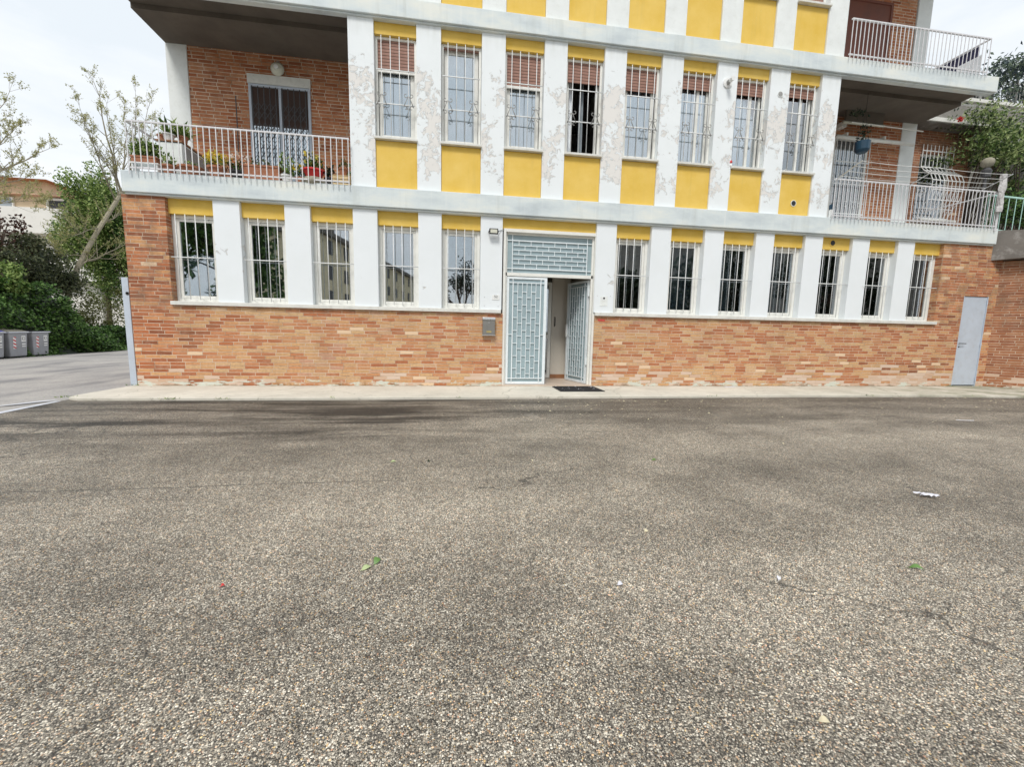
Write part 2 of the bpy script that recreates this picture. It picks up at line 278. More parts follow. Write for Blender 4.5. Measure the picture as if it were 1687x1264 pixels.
def asphalt():
    k = NT('exposed_aggregate_asphalt'); P = k.coord(); x, y, z = k.sep(P)[:3]
    P2 = k.comb(x, y, 0.0)
    v = k.n('ShaderNodeTexVoronoi', feature='F1'); v.inputs['Scale'].default_value = 165; k.l(P2, v.inputs['Vector']); v.inputs['Randomness'].default_value = 1
    v2 = k.n('ShaderNodeTexVoronoi', feature='F1'); v2.inputs['Scale'].default_value = 300; k.l(P2, v2.inputs['Vector'])
    rc = k.sep(v.outputs['Color']); rc2 = k.sep(v2.outputs['Color'])
    stone = k.ramp(rc[0], [(0.0, (0.03, 0.029, 0.028)), (0.14, (0.10, 0.094, 0.084)), (0.34, (0.27, 0.25, 0.215)), (0.60, (0.45, 0.415, 0.355)), (0.84, (0.64, 0.605, 0.54)), (1.0, (0.82, 0.79, 0.72))])
    hue = k.ramp(rc[1], [(0, (1.0, 0.98, 0.95)), (0.6, (1, 1, 1)), (0.82, (1.05, 0.92, 0.82)), (0.90, (1.12, 0.80, 0.62)), (0.965, (1.15, 0.92, 0.52)), (1, (1.1, 0.62, 0.5))])
    stone = k.mix(1.0, stone, hue, 'MULTIPLY')
    rad = k.rng(rc[2], 0, 1, 0.40, 0.68)
    isst = k.rng(v.outputs['Distance'], k.math('SUBTRACT', rad, 0.12), rad, 1, 0)
    fine = k.ramp(rc2[0], [(0.0, (0.02, 0.019, 0.018)), (0.45, (0.08, 0.073, 0.065)), (0.75, (0.20, 0.18, 0.155)), (1.0, (0.42, 0.385, 0.33))])
    c = k.mix(isst, fine, stone)
    v3 = k.n('ShaderNodeTexVoronoi', feature='F1'); v3.inputs['Scale'].default_value = 46; k.l(P2, v3.inputs['Vector']); r3 = k.sep(v3.outputs['Color'])
    g3 = k.math('MULTIPLY', k.rng(r3[0], 0, 1, 0.86, 1.14), k.rng(k.noise(P2, 17, 3, 0.7), 0.3, 0.7, 0.84, 1.16)); c = k.mix(1.0, c, k.comb(g3, g3, g3), 'MULTIPLY')
    big_st = k.math('MULTIPLY', k.rng(r3[1], 0.992, 0.994), k.rng(v3.outputs['Distance'], 0.22, 0.28, 1, 0)); c = k.mix(big_st, c, k.mix(r3[2], (0.30, 0.27, 0.23), (0.78, 0.72, 0.62)))
    # worn and wet areas of the surface itself
    big = k.noise(k.comb(k.math('MULTIPLY', x, 0.45), y, 0.0), 0.55, 5, 0.6, 0.4)
    med = k.noise(P2, 1.7, 6, 0.65)
    lvl = k.math('ADD', k.rng(big, 0.3, 0.7, 0.56, 1.36), k.rng(med, 0.3, 0.7, -0.24, 0.24))
    # long dark stains near the building
    st = k.noise(k.comb(k.math('MULTIPLY', x, 0.30), k.math('MULTIPLY', y, 2.2), 0.0), 1.0, 7, 0.68, 0.5)
    band = k.math('MULTIPLY', k.rng(y, -5.2, -3.2, 0, 1), k.rng(y, -1.9, -1.4, 1, 0.85))
    left = k.rng(x, 2.0, -0.5, 0.4, 1)
    sm = k.math('MULTIPLY', k.math('MULTIPLY', k.rng(st, 0.46, 0.57, 0, 0.78), band), left)
    lvl = k.math('MULTIPLY', lvl, k.math('SUBTRACT', 1.0, sm))
    lvl = k.math('MULTIPLY', lvl, k.rng(y, -3.9, -1.6, 1.12, 0.70))
    lite = k.math('MULTIPLY', k.rng(k.noise(P2, 0.9, 7, 0.7), 0.60, 0.72, 0, 0.22), k.rng(y, -7, -5, 0, 1))
    c = k.mix(1.0, c, k.comb(lvl, lvl, lvl), 'MULTIPLY'); c = k.mix(lite, c, (0.50, 0.47, 0.43))
    c = k.mix(1.0, c, (1.03, 1.015, 0.965), 'MULTIPLY')
    ve = k.n('ShaderNodeTexVoronoi', feature='DISTANCE_TO_EDGE'); ve.inputs['Scale'].default_value = 0.38
    wv_ = k.n('ShaderNodeVectorMath', operation='ADD'); nn_ = k.n('ShaderNodeTexNoise'); nn_.inputs['Scale'].default_value = 2.2; nn_.inputs['Detail'].default_value = 8; k.l(P2, nn_.inputs['Vector'])
    k.l(P2, wv_.inputs[0]); sc_ = k.n('ShaderNodeVectorMath', operation='SCALE'); sc_.inputs['Scale'].default_value = 0.5; k.l(nn_.outputs['Color'], sc_.inputs[0]); k.l(sc_.outputs[0], wv_.inputs[1]); k.l(wv_.outputs[0], ve.inputs['Vector'])
    hair = k.math('MULTIPLY', k.rng(ve.outputs['Distance'], 0.0008, 0.0030, 0.7, 0), k.rng(k.noise(P2, 0.7, 3), 0.46, 0.56)); c = k.mix(hair, c, (0.03, 0.028, 0.026))
    c = k.mix(k.rng(k.noise(k.comb(k.math('MULTIPLY', x, 0.5), y, 0.0), 2.6, 8, 0.75), 0.56, 0.68, 0, 0.30), c, (0.05, 0.045, 0.045))
    cy = k.math('ABSOLUTE', k.math('SUBTRACT', k.math('ADD', y, k.math('MULTIPLY', k.math('SUBTRACT', k.noise(P2, 1.3, 5, 0.7), 0.5), 0.12)), -5.50))
    crk = k.math('MULTIPLY', k.rng(cy, 0.003, 0.010, 0.75, 0), k.rng(x, 0.2, -0.8, 0, 1)); c = k.mix(crk, c, (0.03, 0.028, 0.026))
    k.base(c, k.rng(rc[0], 0, 1, 0.75, 0.5), 0, 0.35)
    hgt = k.math('ADD', k.math('MULTIPLY', isst, k.rng(v.outputs['Distance'], 0, 0.6, 1, 0.2)), k.math('MULTIPLY', v2.outputs['Distance'], -0.3))
    k.bump(hgt, 0.55, 0.005); return k.m
M['asphalt'] = asphalt()
def road():
    k = NT('road_asphalt'); P = k.coord(); x, y, z = k.sep(P)[:3]; P2 = k.comb(x, y, 0.0)
    n = k.noise(P2, 0.5, 6, 0.6); c = k.ramp(n, [(0.3, (0.30, 0.29, 0.285)), (0.7, (0.52, 0.49, 0.45))])
    v = k.n('ShaderNodeTexVoronoi'); v.inputs['Scale'].default_value = 60; k.l(P2, v.inputs['Vector'])
    c = k.mix(k.rng(k.sep(v.outputs['Color'])[0], 0, 1, 0, 0.45), c, (0.12, 0.12, 0.12))
    st = k.noise(k.comb(k.math('MULTIPLY', x, 0.9), k.math('MULTIPLY', y, 0.35), 0.0), 0.7, 5, 0.6)
    c = k.mix(k.rng(st, 0.52, 0.64, 0, 0.6), c, (0.13, 0.13, 0.14))
    k.base(c, 0.8, 0, 0.3); k.bump(v.outputs['Distance'], 0.4, 0.006); return k.m
M['road'] = road()
def pavement():
    k = NT('sidewalk_concrete'); P = k.coord(); x, y, z = k.sep(P)[:3]
    c = k.ramp(k.noise(P, 1.1, 6, 0.6), [(0.3, (0.52, 0.49, 0.42)), (0.7, (0.68, 0.645, 0.56))])
    c = k.mix(k.rng(k.noise(P, 9, 8, 0.7), 0.52, 0.75, 0, 0.35), c, (0.26, 0.24, 0.19))
    ve = k.n('ShaderNodeTexVoronoi', feature='DISTANCE_TO_EDGE'); ve.inputs['Scale'].default_value = 0.45; k.l(k.comb(k.math('ADD', x, k.math('MULTIPLY', k.noise(P, 3.0, 7, 0.7), 0.5)), k.math('ADD', y, k.math('MULTIPLY', k.noise(P, 2.3, 7, 0.7), 0.5)), 0.0), ve.inputs['Vector'])
    c = k.mix(k.rng(ve.outputs['Distance'], 0.001, 0.004, 0.45, 0), c, (0.16, 0.15, 0.11))
    c = k.mix(k.rng(k.noise(P, 60, 3, 0.7), 0.66, 0.72, 0, 0.6), c, (0.14, 0.12, 0.08))
    mossy = k.math('MULTIPLY', k.rng(x, 6.5, 12, 0, 0.75), k.rng(k.noise(P, 1.6, 7, 0.7), 0.38, 0.62))
    c = k.mix(mossy, c, (0.17, 0.18, 0.10))
    c = k.mix(k.math('MULTIPLY', k.rng(y, -0.22, -0.02, 0, 0.5), k.rng(k.noise(P, 3.3, 7, 0.7), 0.45, 0.6)), c, (0.20, 0.18, 0.12))
    k.base(c, 0.85, 0, 0.3); k.bump(k.noise(P, 45, 6, 0.7), 0.35, 0.005); return k.m
M['pavement'] = pavement()
def leafmat(name, cols, rough=0.5, trans=0.3):
    k = NT(name); g = k.n('ShaderNodeNewGeometry')
    n = k.math('ADD', k.math('MULTIPLY', g.outputs['Random Per Island'], 0.7), k.math('MULTIPLY', k.noise(k.coord(), 0.9, 3), 0.5))
    c = k.ramp(n, [(0.15+0.7*i/(len(cols)-1), q) for i, q in enumerate(cols)])
    k.base(c, rough, 0, 0.4)
    t = k.n('ShaderNodeBsdfTranslucent'); k.l(c, t.inputs[0]); mx = k.n('ShaderNodeMixShader'); mx.inputs[0].default_value = trans
    k.l(k.p.outputs[0], mx.inputs[1]); k.l(t.outputs[0], mx.inputs[2]); k.l(mx.outputs[0], k.out.inputs[0]); return k.m
M['leaf_ivy'] = leafmat('ivy_leaves', [(0.006, 0.014, 0.006), (0.025, 0.06, 0.015), (0.07, 0.16, 0.03), (0.20, 0.34, 0.10)], 0.35)
M['leaf_green'] = leafmat('green_leaves', [(0.02, 0.045, 0.01), (0.08, 0.15, 0.03), (0.20, 0.30, 0.07), (0.40, 0.50, 0.18)])
M['leaf_yellow'] = leafmat('yellow_green_leaves', [(0.22, 0.24, 0.08), (0.36, 0.36, 0.14), (0.48, 0.46, 0.22)], 0.6, 0.45)
M['leaf_dark'] = leafmat('dark_needles', [(0.008, 0.016, 0.010), (0.02, 0.035, 0.018), (0.05, 0.07, 0.035)])
M['leaf_cedar'] = leafmat('cedar_needles', [(0.01, 0.018, 0.010), (0.035, 0.05, 0.025), (0.09, 0.11, 0.05), (0.16, 0.18, 0.09)])
M['leaf_red'] = leafmat('dark_red_leaves', [(0.03, 0.012, 0.010), (0.07, 0.028, 0.02), (0.13, 0.06, 0.04)])
M['leaf_olive'] = leafmat('olive_undergrowth', [(0.03, 0.035, 0.010), (0.09, 0.10, 0.025), (0.16, 0.18, 0.05)])
M['leaf_rose'] = leafmat('rose_leaves', [(0.006, 0.012, 0.006), (0.03, 0.06, 0.018), (0.13, 0.22, 0.05), (0.42, 0.50, 0.22)], 0.35)
M['leaf_cold'] = leafmat('backlit_leaves', [(0.02, 0.03, 0.05), (0.06, 0.09, 0.10), (0.20, 0.26, 0.18)])
M['petal_yellow'] = leafmat('yellow_petals', [(0.62, 0.38, 0.02), (0.80, 0.62, 0.05), (0.85, 0.75, 0.2)])
M['petal_orange'] = leafmat('orange_petals', [(0.70, 0.22, 0.06), (0.80, 0.45, 0.25), (0.85, 0.78, 0.70)])
M['petal_white'] = leafmat('white_petals', [(0.7, 0.7, 0.68), (0.85, 0.85, 0.85)])
M['petal_red'] = leafmat('red_petals', [(0.6, 0.04, 0.05), (0.75, 0.12, 0.10)])
M['leaf_fallen'] = worn('fallen_leaf', (0.11, 0.22, 0.05), 0.5, 0.2, 30)
M['leaf_fallen_pale'] = worn('fallen_pale_leaf', (0.40, 0.48, 0.24), 0.5, 0.15, 30)
M['leaf_fallen_dry'] = worn('fallen_dry_leaf', (0.62, 0.55, 0.38), 0.6, 0.15, 30)
M['bin_red'] = worn('reflective_red', (0.55, 0.04, 0.05), 0.4, 0.05, 9)

# ------------------------------------------------------------------ mesh helpers
class MB:
    def __init__(s): s.v = []; s.f = []
    def add(s, vs, fs):
        o = len(s.v); s.v += [tuple(p) for p in vs]; s.f += [tuple(o+i for i in f) for f in fs]; return s
    def box(s, x0, x1, y0, y1, z0, z1):
        return s.add([(x, y, z) for z in (z0, z1) for y in (y0, y1) for x in (x0, x1)],
                     [(0, 2, 3, 1), (4, 5, 7, 6), (0, 1, 5, 4), (2, 6, 7, 3), (0, 4, 6, 2), (1, 3, 7, 5)])
    def prism(s, poly, z0, z1):
        n = len(poly)
        return s.add([(x, y, z0) for x, y in poly]+[(x, y, z1) for x, y in poly],
                     [tuple(range(n))[::-1], tuple(range(n, 2*n))]+[(i, (i+1) % n, n+(i+1) % n, n+i) for i in range(n)])
    def tube(s, pts, r, n=6, close=False):
        pts = [Vector(p) for p in pts]; rs = r if isinstance(r, (list, tuple)) else [r]*len(pts); vs = []; fs = []; ref = None
        for i, p in enumerate(pts):
            t = (pts[min(i+1, len(pts)-1)]-pts[max(i-1, 0)]).normalized()
            if ref is None: ref = Vector((0, 0, 1)) if abs(t.z) < 0.9 else Vector((1, 0, 0))
            a = (ref - t*ref.dot(t)).normalized(); b = t.cross(a); ref = a
            for k in range(n):
                q = 2*math.pi*(k+0.5)/n; vs.append(p+(a*math.cos(q)+b*math.sin(q))*rs[i])
        for i in range(len(pts)-1):
            for k in range(n): fs.append((i*n+k, i*n+(k+1) % n, (i+1)*n+(k+1) % n, (i+1)*n+k))
        fs += [tuple(range(n))[::-1], tuple((len(pts)-1)*n+k for k in range(n))]
        return s.add(vs, fs)
    def lathe(s, prof, c=(0, 0, 0), n=18, ax='z', sx=1, sy=1):
        vs = []; fs = []
        for r, h in prof:
            for k in range(n):
                q = 2*math.pi*k/n; x, y = r*math.cos(q)*sx, r*math.sin(q)*sy
                vs.append((c[0]+x, c[1]+y, c[2]+h) if ax == 'z' else (c[0]+x, c[1]-h, c[2]+y))
        for i in range(len(prof)-1):
            for k in range(n): fs.append((i*n+k, i*n+(k+1) % n, (i+1)*n+(k+1) % n, (i+1)*n+k))
        fs += [tuple(range(n))[::-1], tuple((len(prof)-1)*n+k for k in range(n))]
        return s.add(vs, fs)
    def leaf(s, p, size, aspect=0.55, d=None, flat=0.0):
        d = d or Vector((random.gauss(0, 1), random.gauss(0, 1), random.gauss(0, 1)*(1-flat))).normalized()
        e = d.orthogonal().normalized(); e.rotate(Matrix.Rotation(random.random()*6.28, 3, d))
        if flat: e = Vector((-d.y, d.x, random.gauss(0, 0.4))).normalized()
        nrm = d.cross(e)*size*0.12
        return s.add([p, p+d*size*0.5+e*size*aspect*0.5+nrm, p+d*size, p+d*size*0.5-e*size*aspect*0.5+nrm], [(0, 1, 2, 3)])
    def build(s, name, mat, parent=None, loc=None, smooth=False, bev=0):
        me = bpy.data.meshes.new(name); me.from_pydata(s.v, [], s.f); me.update()
        if smooth:
            for p in me.polygons: p.use_smooth = True
        o = bpy.data.objects.new(name, me); COL.objects.link(o)
        me.materials.append(M[mat] if isinstance(mat, str) else mat)
        if parent: o.parent = parent
        if loc: o.location = loc
        if bev:
            b = o.modifiers.new('bevel', 'BEVEL'); b.width = bev; b.segments = 2; b.limit_method = 'ANGLE'
        return o
def tag(o, label=None, cat=None, group=None, kind=None):
    for k_, v_ in (('label', label), ('category', cat), ('group', group), ('kind', kind)):
        if v_: o[k_] = v_
    return o
def empty(name, loc, label, cat, group=None, rz=0):
    o = bpy.data.objects.new(name, None); COL.objects.link(o); o.location = loc; o.rotation_euler.z = rz; o.empty_display_size = 0.2
    return tag(o, label, cat, group)
def copy_tree(o, parent=None):
    c = o.copy(); COL.objects.link(c); c.parent = parent
    for ch in list(o.children): copy_tree(ch, c)
    return c
def prof_pts(c, r, a0, a1, n=10): return [(c[0]+r*math.cos(a0+(a1-a0)*i/n), c[1], c[2]+r*math.sin(a0+(a1-a0)*i/n)) for i in range(n+1)]

# ------------------------------------------------------------------ ground
AZ = -0.045
def roadz(x): return AZ - 0.01 if x > -6 else AZ - 0.01 + 0.036*(x+6)
def struct(o): o['kind'] = 'structure'; return o
g = MB(); g.add([(-700, -700, -1.6), (700, -700, -1.6), (700, 900, -1.6), (-700, 900, -1.6)], [(0, 1, 2, 3)]); struct(g.build('ground', 'dirt'))
g = MB(); g.add([(-5.93, -16, AZ), (30, -16, AZ), (30, 0.3, AZ), (-5.93, 0.3, AZ)], [(0, 1, 2, 3)]); struct(g.build('yard_asphalt', 'asphalt'))
g = MB(); xs = [-5.93, -6, -9, -12, -16, -20.5]; vs = []; fs = []
for x in xs: vs += [(x, -60, roadz(x)), (x, 60, roadz(x))]
for i in range(len(xs)-1): fs.append((2*i, 2*i+1, 2*i+3, 2*i+2))
g.add(vs, fs); g.add([(-5.93, -60, AZ-0.01), (60, -60, AZ-0.01), (60, -16, AZ-0.01), (-5.93, -16, AZ-0.01)], [(0, 1, 2, 3)])
struct(g.build('road', 'road'))
g = MB(); g.add([(-20.5, -60, -0.58), (-20.5, 60, -0.58), (-60, 60, -0.9), (-60, -60, -0.9)], [(0, 1, 2, 3)]); struct(g.build('verge', 'dirt'))
sw = [(-5.97, -1.12), (-5.92, -1.34), (-5.7, -1.46), (-3, -1.50), (1.2, -1.455), (6.8, -1.38), (10.2, -1.42), (12.4, -1.62), (14.2, -2.9), (15.5, -2.4), (13.75, 0.28), (-5.90, 0.28)]
g = MB().prism(sw, -0.2, 0.0); struct(g.build('sidewalk', 'pavement', bev=0.012))
g = MB(); g.add([(-5.90, -1.5, AZ+0.004), (-5.98, -1.5, AZ+0.004), (-5.93, -3.6, AZ+0.004), (-5.78, -3.6, AZ+0.004)], [(0, 1, 2, 3)])
g.add([(-6.02, -1.35, AZ+0.004), (-6.2, -1.42, AZ+0.002), (-6.65, -1.98, AZ-0.02), (-6.3, -1.75, AZ-0.004)], [(0, 1, 2, 3)])
struct(g.build('painted_line', 'binrim'))

# ------------------------------------------------------------------ the apartment building
B = empty('apartment_building', (0, 0, 0), 'white apartment block with brick base, yellow window panels and grey slab bands', 'building')
def part(name, mb, mat, parent=B, bev=0, smooth=False, label=None):
    o = mb.build(name, mat, parent, bev=bev, smooth=smooth)
    if label: o['label'] = label
    return o
BX0, BX1 = -5.79, 13.62
# brick base
part('brick_wall', MB().box(-5.09, 1.135, 0, 0.3, -0.1, 1.53), 'brick')
part('brick_wall', MB().box(3.138, 12.61, 0, 0.3, -0.1, 1.53), 'brick')
part('brick_pier', MB().box(BX0, -5.09, 0, 0.5, -0.1, 3.47), 'brick_pier')
part('brick_pier', MB().box(11.82, 12.61, 0, 0.5, 1.53, 3.47).box(12.61, 13.345, 0, 0.5, 2.25, 3.47).box(13.345, BX1, 0, 0.5, -0.1, 3.47), 'brick_pier')
part('sill_band', MB().box(-5.10, 1.09, -0.055, 0.22, 1.53, 1.60), 'sill', bev=0.006)
part('sill_band', MB().box(3.13, 11.86, -0.055, 0.22, 1.53, 1.60), 'sill', bev=0.006)
# rear body and inside of rooms
part('side_wall', MB().box(BX0, BX0+0.3, 0.5, 11, -0.8, 3.47).box(BX0+0.3, BX1, 10.7, 11, -0.8, 13.6).box(BX1-0.3, BX1, 0.5, 11, -0.5, 3.47), 'brick_pier')
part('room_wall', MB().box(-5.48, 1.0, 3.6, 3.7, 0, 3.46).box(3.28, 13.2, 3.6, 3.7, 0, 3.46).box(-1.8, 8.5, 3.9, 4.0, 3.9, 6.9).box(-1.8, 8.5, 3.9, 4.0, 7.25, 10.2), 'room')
part('room_floor', MB().box(-5.48, 0.98, 0.31, 3.6, -0.05, 0.02).box(3.30, 13.2, 0.31, 3.6, -0.05, 0.02), 'room')
# slabs
part('floor_slab', MB().box(-5.72, 13.2, -0.08, 1.9, 3.50, 3.862).box(-5.70, 13.18, -0.045, 1.85, 3.465, 3.50), 'slab', bev=0.01)
part('floor_slab', MB().box(-5.75, 12.56, -0.08, 0.10, 6.88, 7.205).box(-5.75, 12.54, 0.10, 1.9, 7.03, 7.20).box(-5.74, 12.50, -0.04, 0.08, 6.85, 6.88), 'slab', bev=0.01)
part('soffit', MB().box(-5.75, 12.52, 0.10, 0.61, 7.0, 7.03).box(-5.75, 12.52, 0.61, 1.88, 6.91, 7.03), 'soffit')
part('floor_slab', MB().box(-5.75, 12.56, -0.08, 11, 10.27, 10.60), 'slab', bev=0.01)
part('roof', MB().box(-5.9, 12.8, -0.3, 11.2, 13.5, 13.8), 'slab')
part('upper_wall', MB().box(-5.7, 12.4, 0.2, 10.7, 10.6, 13.5), 'white_wall')
part('inner_slab', MB().box(-5.6, 13.3, 1.9, 10.7, 3.50, 3.85).box(-5.6, 12.4, 1.9, 10.7, 6.92, 7.2), 'room')
# pilasters, ground floor
GL = [(-4.298+i*1.239, -4.298+i*1.239+0.457) for i in range(4)] + [(0.658, 1.105)]
GR = [(3.105, 3.545)] + [(4.333+i*1.241, 4.333+i*1.241+0.453) for i in range(6)]
for a, b in GL+GR: part('pilaster', MB().box(a, b, 0.0, 0.24, 1.60, 3.465), 'paint_low', bev=0.006)
# pilasters, first and second floor
UP_ = [(-1.831+i*1.2376, -1.831+i*1.2376+0.461) for i in range(9)]
for a, b in UP_:
    part('pilaster', MB().box(a, b, 0.0, 0.30, 3.86, 6.88), 'paint_up', bev=0.006)
    part('pilaster', MB().box(a, b, 0.0, 0.30, 7.205, 10.27), 'white_wall', bev=0.006)
# openings
gops = [(-5.09, -4.298)] + [(GL[i][1], GL[i+1][0]) for i in range(4)] + [(GR[i][1], GR[i+1][0]) for i in range(6)] + [(GR[6][1], 11.82)]
uops = [(UP_[i][1], UP_[i+1][0]) for i in range(8)]
for a, b in gops: part('lintel_panel', MB().box(a, b, 0.085, 0.24, 3.195, 3.465), 'yellow', bev=0.004)
part('lintel_panel', MB().box(1.105, 3.105, 0.085, 0.24, 3.255, 3.465), 'yellow', bev=0.004)
for a, b in uops:
    part('lintel_panel', MB().box(a, b, 0.07, 0.28, 6.64, 6.88), 'yellow', bev=0.004)
    part('spandrel_panel', MB().box(a, b, 0.035, 0.24, 3.862, 4.755), 'yellow', bev=0.012)
    part('spandrel_panel', MB().box(a, b, 0.035, 0.24, 7.205, 8.17), 'yellow', bev=0.012)
    part('window_sill', MB().box(a-0.012, b+0.012, -0.05, 0.24, 4.757, 4.80), 'sill', bev=0.005)
    part('window_sill', MB().box(a-0.012, b+0.012, -0.05, 0.24, 8.172, 8.215), 'sill', bev=0.005)

def frame_mb(a, b, z0, z1, y0, y1, wd=0.055, e=0.003):
    m = MB(); a += e; b -= e
    return m.box(a, a+wd, y0, y1, z0, z1).box(b-wd, b, y0, y1, z0, z1).box(a+wd, b-wd, y0, y1, z0, z0+wd).box(a+wd, b-wd, y0, y1, z1-wd, z1)
def curtain_mb(a, b, z0, z1, y, amp=0.018, per=0.085):
    m = MB(); n = int((b-a)/0.012); vs = []; fs = []
    ph = random.random()*6
    for i in range(n+1):
        x = a+(b-a)*i/n; q = y+amp*math.sin(ph+2*math.pi*(x-a)/per+0.8*math.sin(7*x)); vs += [(x, q, z0), (x, q+0.006, z1)]
    for i in range(n): fs.append((2*i, 2*i+2, 2*i+3, 2*i+1))
    return m.add(vs, fs)
# ground-floor windows
for i, (a, b) in enumerate(gops):
    fr = frame_mb(a, b, 1.605, 3.193, 0.155, 0.225, 0.06)
    s = frame_mb(a+0.062, b-0.062, 1.668, 3.130, 0.175, 0.222, 0.05); fr.add(s.v, s.f)
    w_ = part('window', fr, 'frame', bev=0.004)
    part('pane', MB().box(a+0.115, b-0.115, 0.196, 0.202, 1.72, 3.08), 'glass', w_)
    gr = MB()
    x0 = a+0.125 if i < 5 else a+0.085
    for k_ in range(4): gr.tube([(x0+0.168*k_, 0.045, 1.635), (x0+0.168*k_, 0.045, 3.185)], 0.0072)
    zc = 2.62 if i in (0,) else 2.41
    zc = 2.41
    gr.box(a+0.02, b-0.005, 0.030, 0.038, zc-0.009, zc+0.009)
    for k_ in (0, 2): gr.tube([(x0+0.168*k_, 0.045, 1.66), (x0+0.168*k_, 0.17, 1.66)], 0.006)
    for k_ in (1, 3): gr.tube([(x0+0.168*k_, 0.045, 3.12), (x0+0.168*k_, 0.17, 3.12)], 0.006)
    part('grille', gr, 'bar', w_, smooth=True)
    if i in (0, 6, 7, 8, 9, 10, 11):
        wdt = (b-a)*(0.8 if i in (0, 6, 9, 10, 11) else 0.5)
        part('curtain', curtain_mb(a+0.08, a+0.08+wdt, 1.62, 3.18 if i else 2.5, 0.30, 0.006, 0.16), 'drape' if i == 0 else 'blind', w_)
# first-floor windows
SHZ = [6.081, 6.551, 6.034, 6.206, 6.18, 6.326, 6.336, 6.401]
def s_scroll(cx, z, y, flip=1):
    pts = []; low = []
    for t in range(0, 15):
        q = 0.9+5.0*t/14; r = 0.014+0.032*t/14; pts.append((cx+flip*r*math.cos(q), y, z+0.115+r*math.sin(q)))
        low.append((cx-flip*r*math.cos(q), y, z-0.115-r*math.sin(q)))
    return MB().tube(pts+low[::-1], 0.0068, 5)
for i, (a, b) in enumerate(uops):
    fr = frame_mb(a, b, 4.802, 6.635, 0.13, 0.19, 0.045)
    w_ = part('window', fr, 'frame', bev=0.004)
    ins = frame_mb(a+0.05, b-0.05, 4.85, 6.58, 0.21, 0.25, 0.075 if i in (0, 1, 2, 4) else 0.05)
    if i in (5, 6, 7): ins.box((a+b)/2+0.06, (a+b)/2+0.12, 0.205, 0.25, 4.9, 6.53)
    part('sash', ins, 'frame', w_, bev=0.003)
    if i != 3: part('pane', MB().box(a+0.10, b-0.10, 0.228, 0.234, 4.90, 6.53), 'glass_up', w_)
    sh = MB().box(a+0.048, b-0.048, 0.155, 0.17, SHZ[i], 6.60)
    part('shutter', sh, 'shutter', w_)
    if i in (0, 2): part('shutter_rail', MB().box(a+0.046, b-0.046, 0.145, 0.178, SHZ[i]-0.05, SHZ[i]), 'frame', w_)
    if i != 3: part('curtain', curtain_mb(a+0.08, b-0.08, 4.85, 6.6, 0.30, 0.012, 0.09 if i < 6 else 0.14), 'curtain', w_)
    else:
        part('curtain', curtain_mb(a+0.1, a+0.22, 4.85, 6.6, 0.34, 0.02, 0.07), 'curtain', w_); part('curtain', curtain_mb(a+0.38, a+0.46, 4.85, 6.6, 0.36, 0.02, 0.05), 'drape', w_)
    gr = MB(); x0 = a+0.13
    for k_ in range(4): gr.tube([(x0+0.165*k_, 0.02, 4.83), (x0+0.165*k_, 0.02, 6.60)], 0.0072)
    for zc in (5.41, 6.005): gr.box(a+0.03, b-0.03, 0.006, 0.014, zc-0.009, zc+0.009)
    for zc in (4.86, 6.56):
        for k_ in (0, 3): gr.tube([(x0+0.165*k_, 0.02, zc), (x0+0.165*k_, 0.14, zc)], 0.006)
    part('grille', gr, 'bar', w_, smooth=True)
    for cx, fl in ((x0-0.052, 1), (x0+0.052, -1), (x0+0.495-0.052, 1), (x0+0.495+0.052, -1)): part('scrollwork', s_scroll(cx, 5.47, 0.006, fl), 'scroll', w_, smooth=True)
    # second floor: same openings, mostly above the picture
    w2 = part('window', frame_mb(a, b, 8.217, 10.0, 0.13, 0.19, 0.045).box(a, b, 0.07, 0.28, 10.02, 10.27), 'frame')
    part('shutter', MB().box(a+0.048, b-0.048, 0.155, 0.17, 8.25, 9.97), 'shutter', w2)

# loggia left, first floor
LY = 1.60
part('loggia_wall', MB().box(-5.36, -1.83, LY, LY+0.25, 3.85, 6.92), 'brick_loggia')
part('corner_column', MB().box(-5.76, -5.36, LY-0.02, LY+0.4, 3.85, 6.92), 'white_wall', bev=0.01)
part('loggia_wall', MB().box(-5.36, -1.83, LY, LY+0.25, 7.2, 10.3), 'brick_loggia')
part('corner_column', MB().box(-5.76, -5.36, LY-0.02, LY+0.4, 7.2, 10.3), 'white_wall')
part('party_wall', MB().box(-1.83, -1.68, 0.30, 1.9, 3.85, 7.0).box(8.38, 8.53, 0.30, 1.9, 3.85, 7.0).box(-1.83, -1.68, 0.30, 1.9, 7.2, 10.3).box(8.38, 8.53, 0.30, 1.9, 7.2, 10.3), 'white_wall')
part('flank_wall', MB().box(-5.74, -5.5, 2.0, 10.7, 3.85, 10.3).box(12.2, 12.44, 2.0, 10.7, 3.85, 10.3), 'brick_loggia')
d = part('balcony_door', frame_mb(-4.20, -2.955, 3.87, 6.28, LY-0.05, LY+0.02, 0.05).box(-3.60, -3.55, LY-0.05, LY+0.01, 3.92, 6.23), 'grey_steel', bev=0.004)
part('shutter_box', MB().box(-4.21, -2.945, LY-0.06, LY-0.01, 6.285, 6.47), 'sill', d)
part('shutter', MB().box(-4.15, -2.99, LY-0.012, LY-0.004, 5.45, 6.23), 'shutter_dark', d)
part('pane', MB().box(-4.15, -2.99, LY-0.016, LY-0.013, 3.92, 5.45), 'glass_up', d)
part('curtain', curtain_mb(-4.14, -3.0, 3.93, 5.44, LY-0.006, 0.002, 0.1), 'curtain', d)
fg = MB()
